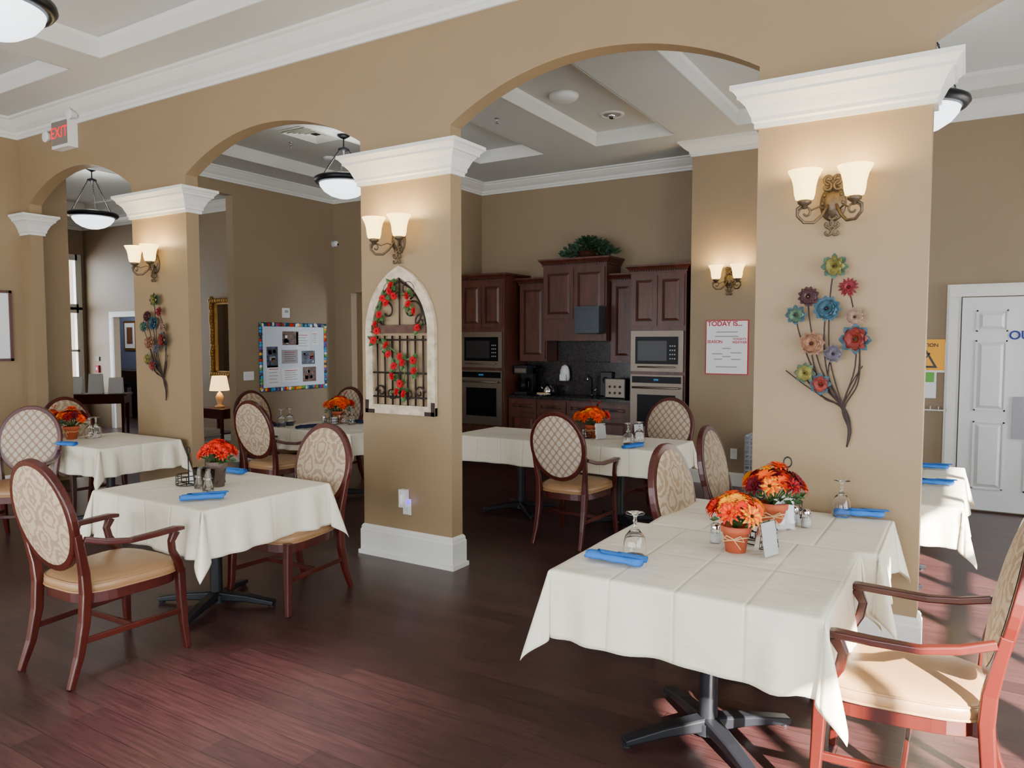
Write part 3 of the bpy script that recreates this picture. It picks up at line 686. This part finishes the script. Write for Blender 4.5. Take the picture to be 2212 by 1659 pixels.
for s in (-1,1):
    mb.box(s*aw-(.09 if s>0 else 0),s*aw+(.09 if s<0 else 0),-.04,-.033,0,.03,'iron'); mb.box(s*aw-(.03 if s>0 else 0),s*aw+(.03 if s<0 else 0),-.04,-.033,0,.1,'iron')
iw=aw-fr
for i in range(-3,4): 
    x=i*iw/3.6; mb.tube([(x,-.02,fr),(x,-.02,sp_*.95)],.0075,'iron',6)
for z in (fr+.06,sp_*.90,sp_*.5): mb.tube([(-iw,-.02,z),(iw,-.02,z)],.0075,'iron',6)
mb.box(-iw*.98,iw*.98,-.045,-.015,sp_*.98,sp_*.98+.06,'barnwood')
def scroll(cx,cz,r,turn,st,sg,k='iron'):
    mb.tube([(cx+sg*r*(1-.8*i/24)*math.cos(st+turn*i/24),-.025,cz+r*(1-.8*i/24)*math.sin(st+turn*i/24)) for i in range(25)],.0065,k,6)
for s in (-1,1):
    scroll(s*iw*.45,sp_+.15,iw*.42,7,-1.5,s); scroll(s*iw*.3,sp_+.31,iw*.3,7,-1.2,s); scroll(s*iw*.7,fr+.1,.05,7,0,s); scroll(s*iw*.3,fr+.09,.05,7,PI,s)
    scroll(s*iw*.75,sp_+.07,iw*.2,7,1.5,s)
    mb.tube([(s*iw*.98,-.02,sp_),(s*iw*.82,-.02,sp_+ah*.16),(s*iw*.45,-.02,sp_+ah*.28),(0,-.02,sp_+ah*.34)],.0065,'iron',6)
mb.tube([(0,-.02,sp_),(0,-.02,ah*.92)],.0065,'iron',6)
random.seed(8)
vine=[]
for px,py in ((858,612),(840,635),(828,665),(820,705),(822,740),(845,745),(868,765),(885,790),(880,830),(868,850),(845,800),(865,820)):
    q=on_y(px,py,YW); vine.append((q.x-ax,-.045,q.z-az))
mb.tube(vine[:7],.006,'green',6); mb.tube(vine[6:10],.005,'green',6)
for px,py in ((855,617),(862,640),(893,657),(905,672),(830,680),(822,700),(818,735),(845,745),(875,770),(880,783),(903,778),(862,790),(858,812),(875,828),(883,850),(905,800),(912,708),(838,645),(868,845),(850,765),(890,640),(845,655),(852,630),(825,715)):
    q=on_y(px,py,YW); c=(q.x-ax,-.06,q.z-az); mum(mb,c,(random.uniform(-.4,.4),-1,random.uniform(-.2,.4)),.031,'rose','burg',3,7,.36)
    for _ in range(3): 
        t=random.uniform(0,6.28); leaf(mb,(c[0],-.045,c[2]),(math.cos(t),-.3,math.sin(t)),.07)
place('gothic_window_wall_art',mb,(ax,YW,az))
# exit sign
p=on_y(150,292,YW); mb=MB(); mb.box(-.16,.16,-.10,-.0,-.15,.15,'whitepl'); mb.box(-.15,.15,-.104,-.10,-.12,.12,'signgrey')
for s,zz in ((-1,-.01),(1,.15)):
    mb.tube([(s*.15,-.05,zz),(s*.2,-.06,zz)],.02,'whitepl',8)
    mb.lathe([(0,0),(.03,0),(.055,.07),(.06,.08),(.05,.085),(0,.08)],(s*.23,-.05,zz),'whitepl',16,'-Y')
ex=place('exit_sign',mb,(p.x,YW,p.z),bevel=.006)
text('EXIT',.16,(0,-.106,0),FY,'exitred',ex,bold=False)
p=on_y(880,1090,YW); mb=MB(); mb.box(-.038,.038,-.006,0,-.075,.045,'whitepl'); mb.box(-.045,.02,-.05,-.006,-.015,.12,'whitepl'); mb.tube([(-.012,-.055,.015),(-.012,-.055,.09)],.02,'paper',12)
mb.box(.02,.026,-.03,-.01,.01,.04,'led'); mb.box(-.014,.014,-.008,-.006,-.065,-.035,'white')
o=place('plug_in_air_freshener',mb,(p.x,YW,p.z),bevel=.004); pt('indicator',(.05,-.03,.03),.03,(.3,.2,1),.005,o)
# ---------------------------------------------------------------- kitchen
def raised(mb,x0,x1,z0,z1,y,k='cab'):
    f=.055; mb.box(x0,x1,y-.02,y,z0,z0+f,k); mb.box(x0,x1,y-.02,y,z1-f,z1,k); mb.box(x0,x0+f,y-.02,y,z0+f,z1-f,k); mb.box(x1-f,x1,y-.02,y,z0+f,z1-f,k)
    mb.box(x0+f,x1-f,y-.006,y,z0+f,z1-f,'cabd')
    a=f+.008;b=f+.035; vs=[(x0+a,y-.006,z0+a),(x1-a,y-.006,z0+a),(x1-a,y-.006,z1-a),(x0+a,y-.006,z1-a),(x0+b,y-.018,z0+b),(x1-b,y-.018,z0+b),(x1-b,y-.018,z1-b),(x0+b,y-.018,z1-b)]
    mb.add(vs,[(4,5,6,7),(0,1,5,4),(1,2,6,5),(2,3,7,6),(3,0,4,7)],k)
def ccrown(mb,x0,x1,y0,y1,z):
    pr=[(0,z-.02),(.012,z-.02),(.012,z),(.03,z+.03),(.05,z+.05),(.055,z+.055),(.055,z+.075),(0,z+.075)]
    mb.mould([(x0,y1),(x0,y0),(x1,y0),(x1,y1)],pr,'cab'); mb.box(x0,x1,y0,y1,z,z+.07,'cab')
    n=int((x1-x0)/.03)
    for i in range(n): x=x0+(i+.25)*(x1-x0)/n; mb.box(x,x+.014,y0-.025,y0-.01,z-.005,z+.012,'cabd')
def appliance(mb,x0,x1,z0,z1,y,kind):
    mb.box(x0,x1,y-.03,y,z0,z1,'steel')
    if kind=='mw':
        mb.box(x0+.06,x1-.06,y-.034,y-.03,z0+.09,z1-.07,'bglass'); mb.box(x0+.09,x1-.2,y-.036,y-.034,z0+.13,z1-.12,'blackp')
        mb.tube([(x0+.1,y-.06,z0+.055),(x1-.1,y-.06,z0+.055)],.009,'steel',8)
        for i in range(3):
            for j in range(4): mb.box(x1-.165+i*.028,x1-.15+i*.028,y-.036,y-.034,z0+.15+j*.05,z0+.165+j*.05,'greyp')
    else:
        mb.box(x0+.02,x1-.02,y-.034,y-.03,z1-.10,z1-.02,'bglass'); mb.box(x0+.3,x1-.3,y-.036,y-.034,z1-.07,z1-.05,'sky')
        mb.box(x0+.09,x1-.09,y-.036,y-.03,z0+.12,z1-.24,'bglass')
        mb.tube([(x0+.04,y-.075,z1-.155),(x1-.04,y-.075,z1-.155)],.012,'steel',8)
        for x in (x0+.06,x1-.06): mb.tube([(x,y-.03,z1-.155),(x,y-.075,z1-.155)],.008,'steel',6)
YKc=YK-.004
def tall(x0,x1,name):
    mb=MB(); y=YB+.03; mb.box(x0,x1,y,YKc,.1,2.50,'cab'); mb.box(x0,x1,y+.06,YKc,0,.1,'cabd')
    m=(x0+x1)/2; raised(mb,x0+.02,m-.004,1.84,2.45,y); raised(mb,m+.004,x1-.02,1.84,2.45,y); raised(mb,x0+.02,x1-.02,.14,.46,y)
    ccrown(mb,x0,x1,y,YKc,2.50); place(name,mb)
    e=.02
    mb=MB(); appliance(mb,x0+e,x1-e,1.29,1.78,y-.001,'mw'); place('built_in_microwave',mb)
    mb=MB(); appliance(mb,x0+e,x1-e,.50,1.25,y-.001,'ov'); place('built_in_oven',mb)
tall(-6.09,-5.37,'tall_cabinet'); tall(-3.54,-2.84,'tall_cabinet')
mb=MB()
for x0,x1 in ((-5.30,-4.87),(-3.93,-3.60)):
    mb.box(x0,x1,8.82,YKc,1.38,2.44,'cab'); raised(mb,x0+.02,x1-.02,1.41,2.41,8.82); ccrown(mb,x0,x1,8.82,YKc,2.44)
mb.box(-4.86,-3.94,8.70,YKc,1.66,2.66,'cab'); raised(mb,-4.84,-4.404,1.95,2.6,8.70); raised(mb,-4.396,-3.96,1.95,2.6,8.70); ccrown(mb,-4.86,-3.94,8.70,YKc,2.66)
mb.box(-4.80,-4.0,8.69,8.70,1.70,1.90,'cab')
place('upper_cabinets',mb)
mb=MB(); mb.box(-5.36,-3.55,8.62,YKc,.1,.88,'cab'); mb.box(-5.36,-3.55,8.68,YKc,0,.1,'cabd')
for i in range(4):
    x0=-5.35+i*.4475; raised(mb,x0+.01,x0+.437,.70,.86,8.62); raised(mb,x0+.01,x0+.437,.12,.68,8.62); mb.tube([(x0+.17,8.59,.78),(x0+.28,8.59,.78)],.006,'black',6)
place('base_cabinets',mb)
mb=MB(); mb.box(-5.36,-3.55,8.58,YK-.03,.882,.92,'granite'); mb.box(-5.36,-3.55,YK-.028,YK-.005,.92,1.375,'granite'); mb.box(-4.86,-3.94,YK-.028,YK-.005,1.375,1.655,'granite'); place('granite_countertop',mb,bevel=.004)
mb=MB(); mb.cyl((0,0,0),.025,.02,'chrome'); mb.tube([(0,0,0),(0,0,.2),(0,-.03,.26),(0,-.08,.28),(0,-.13,.25),(0,-.14,.2)],.011,'chrome',8); mb.tube([(.02,0,.05),(.07,0,.1)],.007,'chrome',6); place('faucet',mb,(-4.28,9.0,.921))
def on_c(px,Y=8.85): q=on_y(px,860,Y); return (q.x,Y,.921)
mb=MB(); mb.box(-.10,.10,-.13,.13,0,.04,'blackp'); mb.box(-.10,.10,.04,.13,.04,.36,'blackp'); mb.box(-.10,.10,-.13,.13,.28,.40,'blackp'); mb.box(-.09,.09,-.134,-.13,.30,.36,'steel')
mb.lathe([(0,.045),(.06,.045),(.075,.1),(.07,.17),(.05,.21),(.052,.225),(0,.225)],(0,-.04,0),'bglass',20); mb.tube([(.07,-.06,.2),(.11,-.09,.18),(.11,-.09,.1),(.07,-.06,.08)],.008,'blackp',6)
place('coffee_maker',mb,on_c(1134),bevel=.006)
mb=MB(); mb.lathe([(0,0),(.08,0),(.085,.05),(.07,.1),(.03,.13),(.015,.15),(0,.155)],(0,0,0),'chrome',20); mb.tube([(.06,0,.1),(.12,0,.14),(.1,0,.2),(0,0,.19),(-.05,0,.12)],.007,'blackp',6); mb.tube([(-.07,0,.06),(-.12,0,.12)],.012,'chrome',6)
place('kettle',mb,on_c(1184,8.92))
mb=MB(); mb.box(-.14,.14,-.09,.09,.01,.25,'steel'); mb.box(-.145,-.13,-.095,.095,0,.25,'blackp'); mb.box(.13,.145,-.095,.095,0,.25,'blackp')
for y in (-.04,.03): mb.box(-.11,.11,y-.01,y+.01,.245,.252,'blackp')
for x in (-.07,.0,.07):
    for z in (.07,.15): mb.lathe([(0,.01),(.016,.008),(.016,0)],(x,-.09,z),'blackp',10,'-Y')
place('toaster',mb,on_c(1334),bevel=.01)
mb=MB(); mb.lathe([(0,0),(.08,0),(.12,.02),(.115,.024),(.08,.008),(0,.008)],(0,0,0),'chrome',24); mb.tube([(-.07,-.03,.03),(.07,.03,.03)],.012,'raffia',6); place('serving_tray',mb,on_c(1172,8.70))
mb=MB(); mb.lathe([(0,0),(.07,0),(.085,.05),(.075,.14),(.05,.2),(0,.22)],(0,0,0),'whitepl',20,'Z',.9,.6); mb.box(-.05,.05,-.07,0,.0,.09,'whitepl'); q=on_y(1222,822,YK-.06); place('soap_dispenser',mb,(q.x,YK-.085,q.z),bevel=.008)
mb=MB(); mb.box(-.07,.07,-.06,.0,0,.26,'blackp'); mb.lathe([(0,.07),(.03,.07),(.045,.05),(.045,.0)],(0,0,.17),'blackp',16,'-Y'); q=on_y(1311,845,YK-.06); place('coffee_dispenser',mb,(q.x,YK-.03,.921),bevel=.01,scale=1.25)
q0=on_y(1238,720,8.5);q1=on_y(1300,658,8.5); mb=MB(); mb.box(-.17,.17,-.2,0,0,.34,'bluesteel'); mb.box(-.15,.15,-.205,-.2,.05,.3,'bluesteel'); mb.box(-.13,.13,-.18,-.02,-.01,0,'blackp'); place('paper_towel_dispenser',mb,((q0.x+q1.x)/2,8.675,q0.z),bevel=.015)
random.seed(3); mb=MB(); mb.lathe([(0,0),(.12,0),(.16,.1),(.15,.1),(.11,.02),(0,.02)],(0,0,0),'dkc',16)
for i in range(320):
    t=random.uniform(0,6.28); r=random.uniform(0,.36)**.9; z=.03+.26*(1-(r/.42)**2)*random.uniform(.3,1); leaf(mb,(r*math.cos(t),r*.4*math.sin(t),z),(math.cos(t),math.sin(t)*.6,random.uniform(-.6,.8)),.085,'ivy')
for i in range(14):
    t=random.uniform(0,6.28); mb.tube([(0,0,.08),(.18*math.cos(t),.07*math.sin(t),.2),(.34*math.cos(t),.13*math.sin(t),.1)],.004,'ivy',5)
place('ivy_plant',mb,(-4.3,8.93,2.735))
a=on_y(1526,692,YB);b=on_y(1616,810,YB); w=b.x-a.x;h=a.z-b.z; cx=(a.x+b.x)/2;cz=(a.z+b.z)/2
mb=MB(); mb.cbox((0,-.008,0),(w,.016,h),'redp'); mb.cbox((0,-.0175,0),(w-.02,.003,h-.02),'paper')
for x,z,l in ((0,.28,.5),(0,.2,.55),(0,-.02,.2),(-.22,-.12,.25),(.22,-.1,.25),(-.2,-.22,.2),(.0,-.17,.2),(.22,-.22,.22),(0,-.36,.5)): mb.cbox((x*w,-.0195,z*h),(l*w,.001,.012),'greyp')
o=place('today_is_board',mb,(cx,YB,cz))
text('TODAY IS...',.078,(-w*.46,-.0195,h*.43),FY,'redp',o,align='LEFT',bold=True); text('SEASON',.048,(-w*.46,-.0195,h*.1),FY,'redp',o,align='LEFT',bold=True); text("TODAY'S\nWEATHER",.036,(w*.3,-.0195,h*.12),FY,'redp',o,bold=True)
def plate(name,p,w,h,axis='Y'):
    mb=MB()
    if axis=='Y': mb.box(-w/2,w/2,-.01,0,-h/2,h/2,'whitepl'); [mb.box(-.014,.014,-.013,-.01,z-.016,z+.016,'white') for z in (-.025,.025)]
    else: mb.box(0,.01,-w/2,w/2,-h/2,h/2,'whitepl'); [mb.box(.01,.016,y-.008,y+.008,-.015,.015,'white') for y in (-w/4,0,w/4)]
    place(name,mb,p,bevel=.002)
plate('wall_outlet',on_y(1585,980,YB),.075,.12)
mb=MB()
for z in [i*.05 for i in range(7)]:
    for a,b,c,d in ((-.16,.16,-.16,-.15),(-.16,.16,.15,.16),(-.16,-.15,-.16,.16),(.15,.16,-.16,.16)): mb.box(a,b,c,d,z,z+.015,'greyp')
for i in range(7):
    t=-.16+i*.0517
    for a,b,c,d in ((t,t+.012,-.16,-.15),(t,t+.012,.15,.16),(-.16,-.15,t,t+.012),(.15,.16,t,t+.012)): mb.box(a,b,c,d,0,.315,'greyp')
mb.box(-.16,.16,-.16,.16,0,.01,'greyp')
CR=mb.mesh('plastic_crate'); place('plastic_crate',CR,(-1.88,8.3,0)); place('plastic_crate',CR,(-1.88,8.3,.32)) 
p=on_y(2000,733,YB);q=on_y(2035,800,YB); mb=MB(); w=.34;h=(p.z-q.z)
mb.box(-w/2-.01,w/2+.03,-.028,0,-h/2-.02,h/2-.03,'paper'); mb.box(-w/2,w/2,-.034,-.028,-h/2,h/2,'yel')
mb.add([(-.11,-.036,-.13),(.11,-.036,-.13),(0,-.036,.07)],[(0,1,2)],'blackp'); mb.add([(-.075,-.038,-.11),(.075,-.038,-.11),(0,-.038,.03)],[(0,1,2)],'yel'); mb.tube([(.03,-.04,.0),(0,-.04,-.04),(-.02,-.04,-.09)],.006,'blackp',5); mb.sphere((.035,-.04,.01),.01,'blackp',6)
cs=place('caution_wet_floor_sign',mb,(p.x+.0,YB-.001,(p.z+q.z)/2)); text('CAUTION',.05,(0,-.036,h/2-.06),FY,'blackp',cs,bold=True)
mb=MB(); mb.box(-.1,.1,-.012,0,-.16,.16,'paper'); mb.box(-.08,.08,-.014,-.012,0,.13,'grn'); q=on_y(1998,825,YB); place('flyer_holder',mb,(q.x,YB,q.z))
mb=MB(); mb.box(-.14,.14,-.1,-.095,0,.012,'whitepl'); [mb.tube([(-.14+.07*i,0,.04),(-.14+.07*i,-.1,0),(-.14+.07*i,-.12,.04)],.004,'whitepl',5) for i in range(5)]; q=on_y(2010,885,YB); place('wire_wall_rack',mb,(q.x,YB,q.z))
mb=MB(); mb.lathe([(0,-.05),(.05,-.05),(.09,-.04),(.11,-.02),(.115,0),(0,0)],(0,0,0),'whitepl',28); SD=mb.mesh('smoke_detector')
for px,py,z in ((1218,205,ZB+.15),(711,340,ZB+.15)):
    place('smoke_detector',SD,on_z(px,py,z),scale=1.3 if px>1000 else .7)
mb=MB(); mb.lathe([(0,0),(.03,0),(.03,-.006),(.008,-.01),(.008,-.05),(.02,-.052),(.02,-.056),(0,-.056)],(0,0,0),'chrome',14); SK=mb.mesh('fire_sprinkler')
for px,py in ((1073,255),(628,308)): place('fire_sprinkler',SK,on_z(px,py,(ZB+.15 if px<1000 else ZB)-.002))
mb=MB(); mb.lathe([(.11,0),(.11,-.008),(.085,-.01),(.075,0)],(0,0,0),'white',28); mb.lathe([(0,-.004),(.08,-.004)],(0,0,0),'greyp',24); mb.sphere((0,0,-.005),.04,'chrome',12); place('recessed_downlight',mb,on_z(1322,247,ZB+.15),scale=1.2)
mb=MB(); mb.box(-.3,.3,-.3,.3,-.012,0,'white')
for i in range(1,6): s=.3-i*.045; mb.mould([(-s,-s),(s,-s),(s,s),(-s,s)],[(0,-.012),(.012,-.03),(.02,-.03),(.006,-.012)],'white',True)
mb.box(-.04,.04,-.04,.04,-.02,-.012,'blackp')
place('ceiling_air_vent',mb,on_z(682,287,ZB+.15))
# ---------------------------------------------------------------- bulletin wall
XBW=-8.5
a=on_x(558,695,XBW);b=on_x(705,835,XBW); yc=(a.y+b.y)/2; zc=(a.z+b.z)/2-.01; bw=abs(b.y-a.y); bh=a.z-b.z+.0
mb=MB(); mb.box(.001,.012,-bw/2+.01,bw/2-.01,-bh/2+.01,bh/2-.01,'board')
random.seed(6); ck=['sky','m_teal','grn','sky','redor','purp','yel','paper','m_gray']
per=[]
nn=34
for i in range(nn+1):
    y=-bw/2+.025+(bw-.05)*i/nn
    for z in (-bh/2+.025,bh/2-.025): per.append((y,z))
for i in range(1,24):
    z=-bh/2+bh*i/24
    for y in (-bw/2+.025,bw/2-.025): per.append((y,z))
for i,(y,z) in enumerate(per):
    mb.box(.012,.015,y-.03,y+.03,z-.028,z+.028,'sky' if i%3 else 'm_teal')
    mb.lathe([(0,.021),(.022,.020),(.026,.015)],(0,y+random.uniform(-.008,.008),z+random.uniform(-.008,.008)),random.choice(ck),9,'X')
for y,z,w,h,k in ((-.08,.30,.3,.2,'photo'),(.17,.26,.26,.25,'paper'),(-.44,.0,.2,.3,'photo2'),(-.1,.0,.3,.2,'greyp'),(.28,-.02,.26,.2,'photo2'),(-.42,-.3,.24,.3,'paper'),(-.08,-.3,.34,.2,'paper'),(.3,-.3,.26,.22,'photo'),(.42,.3,.12,.2,'paper')):
    y*=bw/1.35; zz=z*bh*.92; mb.box(.012,.016,y-w/2,y+w/2,zz-h/2,zz+h/2,k)
    if k in('paper','greyp'):
        for q in range(5): mb.box(.016,.0165,y-w*.35,y+w*(.35-.1*(q%2)),zz-h*.33+q*h*.16,zz-h*.33+q*h*.16+.008,'redp' if q==4 else ('m_tan' if k=='greyp' else 'greyp'))
    else:
        random.seed(int(w*1000+z*50+y*30)); 
        for q in range(9): 
            yy=y+random.uniform(-.4,.4)*w; z2=zz+random.uniform(-.4,.3)*h; e=random.uniform(.015,.035)
            mb.box(.016,.0165,max(y-w/2,yy-e),min(y+w/2,yy+e),max(zz-h/2,z2-e),min(zz+h/2,z2+e),random.choice(['redp','m_tan','paper','m_gray','greyp','cabd']))
place('bulletin_board',mb,(XBW,yc,zc))
q=on_x(537,812,XBW); plate('light_switch_plate',q,.17,.12,'X')
q=on_x(616,676,XBW); mb=MB(); mb.box(0,.03,-.06,.06,-.07,.07,'whitepl'); mb.box(.03,.032,-.035,.035,0,.04,'greyp'); place('thermostat',mb,q,bevel=.004)
q=on_x(720,527,XBW); mb=MB(); mb.cyl((0,0,0),.05,.03,'whitepl',16,'X'); mb.sphere((.06,0,0),.045,'whitepl',14); mb.sphere((.09,0,-.01),.02,'blackp',10); place('security_camera',mb,q)
a=on_x(22,628,XL); b=on_x(22,780,XL); mb=MB(); W=.8; h=a.z-b.z
mb.box(0,.015,-W,0,-h/2,h/2,'paper')
for y0,y1,z0,z1 in ((-W,0,-h/2,-h/2+.03),(-W,0,h/2-.03,h/2),(-W,-W+.03,-h/2,h/2),(-.03,0,-h/2,h/2)): mb.box(0,.03,y0,y1,z0,z1,'cab')
mb.box(.015,.017,-W+.2,-.2,-h/2+.17,h/2-.17,'m_beige'); place('framed_picture',mb,(XL,a.y,(a.z+b.z)/2))
# ---------------------------------------------------------------- lounge
a=on_y(455,645,7.95);b=on_y(500,815,7.95); mb=MB(); h=a.z-b.z; w=1.0; wc=a.x+w/2
mb.box(-w/2+.1,w/2-.1,-.03,0,-h/2+.1,h/2-.1,'mirror')
for s in (-1,1):
    mb.box(s*(w/2-.05)-.05,s*(w/2-.05)+.05,-.06,0,-h/2,h/2,'gold'); mb.box(-w/2,w/2,-.06,0,s*(h/2-.05)-.05,s*(h/2-.05)+.05,'gold')
random.seed(2)
for i in range(26):
    z=-h/2+h*i/25
    for s in (-1,1): mb.sphere((s*(w/2-.03+random.uniform(-.02,.02)),-.06,z),.04,'gold',8)
for i in range(18):
    x=-w/2+w*i/17
    for s in (-1,1): mb.sphere((x,-.06,s*(h/2-.04)),.042,'gold',8)
place('gold_framed_mirror',mb,(wc,8.0,(a.z+b.z)/2))
p=on_y(475,880,7.55); mb=MB(); 
mb.lathe([(0,0),(.07,0),(.075,.02),(.03,.05),(.05,.12),(.06,.17),(.03,.23),(.012,.25),(.012,.30)],(0,0,0),'raffia',20); mb.lathe([(.15,.27),(.11,.50),(.105,.50),(.145,.27)],(0,0,0),'lshade',28)
o=place('table_lamp',mb,(p.x,7.55,p.z)); pt('lamp_bulb',(0,0,.4),4,WARM,.04,o)
zt=p.z-.002
mb=MB(); mb.box(-.3,.3,-.2,.2,zt-.04,zt,'wood'); [mb.box(x-.02,x+.02,y-.02,y+.02,0,zt-.04,'wood') for x in (-.27,.27) for y in (-.17,.17)]; mb.box(-.27,.27,-.17,.17,.2,.22,'wood'); mb.box(-.27,.27,-.17,.17,zt-.16,zt-.04,'wood'); place('end_table',mb,(p.x,7.55,0),bevel=.004)
mb=MB(); mb.box(-.45,.45,-.25,.25,.3,.45,'fab3'); [mb.box(x-.025,x+.025,y-.025,y+.025,0,.3,'cabd') for x in (-.4,.4) for y in (-.2,.2)]
mb.tube([(-.44,-.26,.37),(.44,-.26,.37)],.02,'fab3',8); place('upholstered_bench',mb,(-9.0,6.1,0),1.57,bevel=.03)
mb=MB(); zt=.85
mb.box(-.5,.5,-.2,.2,zt-.03,zt,'wood'); mb.box(-.46,.46,-.17,.17,zt-.15,zt-.03,'wood'); [mb.tube([(x,y,zt-.1),(x*.97,y*.95,0)],0,'wood',sec=[(.025,.025),(.014,.014)]) for x in (-.44,.44) for y in (-.15,.15)]
mb.box(-.44,.44,-.15,.15,.2,.22,'wood')
for x,w,h in ((-.28,.22,.26),(.02,.2,.3),(.3,.2,.24)): mb.add([(x-w/2,-.02,zt),(x+w/2,-.02,zt),(x+w/2,.05,zt+h),(x-w/2,.05,zt+h),(x-w/2,.1,zt),(x+w/2,.1,zt)],[(0,1,2,3),(3,2,5,4)],'paper')
q=on_z(203,850,zt); place('console_table',mb,(q.x,q.y,0),.8)
mb=MB(); mb.box(-.25,.25,-.03,0,-.35,.35,'gold'); mb.box(-.2,.2,-.035,-.03,-.3,.3,'paper'); mb.box(-.12,.12,-.037,-.035,-.2,.2,'m_tan'); q=on_y(283,725,10.4); place('framed_picture',mb,(q.x,10.4,q.z))
mb=MB(); mb.box(-.7,.7,-.3,.3,.6,1.0,'cabd'); mb.box(-.7,.7,-.5,-.28,.66,.74,'bglass'); [mb.box(x-.05,x+.05,-.5,-.4,0,.66,'cabd') for x in (-.62,.62)]; mb.box(-.7,.7,0,.3,0,.6,'cabd'); q=on_y(275,850,9.6); place('upright_piano',mb,(q.x,9.7,0),bevel=.01)
mb=MB(); mb.lathe([(0,0),(.12,0),(.12,-.01),(.2,-.08),(.18,-.09),(.0,-.09)],(0,0,0),'bowl',24); o=place('ceiling_light',mb,(-16.5,9.3,3)); pt('ceiling_bulb',(0,0,-.2),60,(.9,.93,1),.1,o)
mb=MB(); mb.box(-.05,.05,-.02,0,-.04,.04,'blackp'); mb.box(-.03,.03,-.022,-.02,-.01,.02,'greyp'); place('keypad',mb,on_y(213,775,8.0))
mb=MB(); mb.box(-.05,.05,-.03,0,-.07,.07,'redp'); mb.box(-.025,.025,-.035,-.03,-.02,.03,'paper'); place('fire_alarm_pull',mb,on_y(213,797,8.0))
# ---------------------------------------------------------------- light
w=bpy.data.worlds.new('daylight'); bpy.context.scene.world=w; w.use_nodes=True
w.node_tree.nodes['Background'].inputs['Color'].default_value=(.87,.93,1.0,1); w.node_tree.nodes['Background'].inputs['Strength'].default_value=14
s=bpy.data.lights.new('sun','SUN'); s.energy=90; s.angle=.012; s.color=(1,.93,.82)
o=bpy.data.objects.new('sun',s); bpy.context.scene.collection.objects.link(o); o.rotation_euler=Vector((-.6,.6,-.42)).to_track_quat('-Z','Y').to_euler()
mb=MB(); mb.cyl((0,0,-.02),.05,.02,'whitepl'); mb.tube([(0,0,-.02),(0,0,-.1)],.01,'whitepl'); mb.lathe([(0,-.1),(.04,-.1),(.06,-.22),(.055,-.22),(.035,-.11)],(0,0,0),'whitepl',20)
so=place('added_glow_housing',mb,(-2.65,1.9,ZF+.16))  # added housing above the frame, carries the floor-glow spot
l=bpy.data.lights.new('added_floor_glow','SPOT'); l.energy=1700; l.color=(1,.84,.86); l.spot_size=.5; l.spot_blend=1; l.shadow_soft_size=.05  # added spot with no known fixture, makes the reddish glow on the floor
o=bpy.data.objects.new('added_floor_glow',l); bpy.context.scene.collection.objects.link(o); o.parent=so; o.location=(0,0,-.24)
t=Vector((-2.74,2.05,0)); o.rotation_euler=(t-Vector((-2.65,1.9,ZF-.08))).to_track_quat('-Z','Y').to_euler()
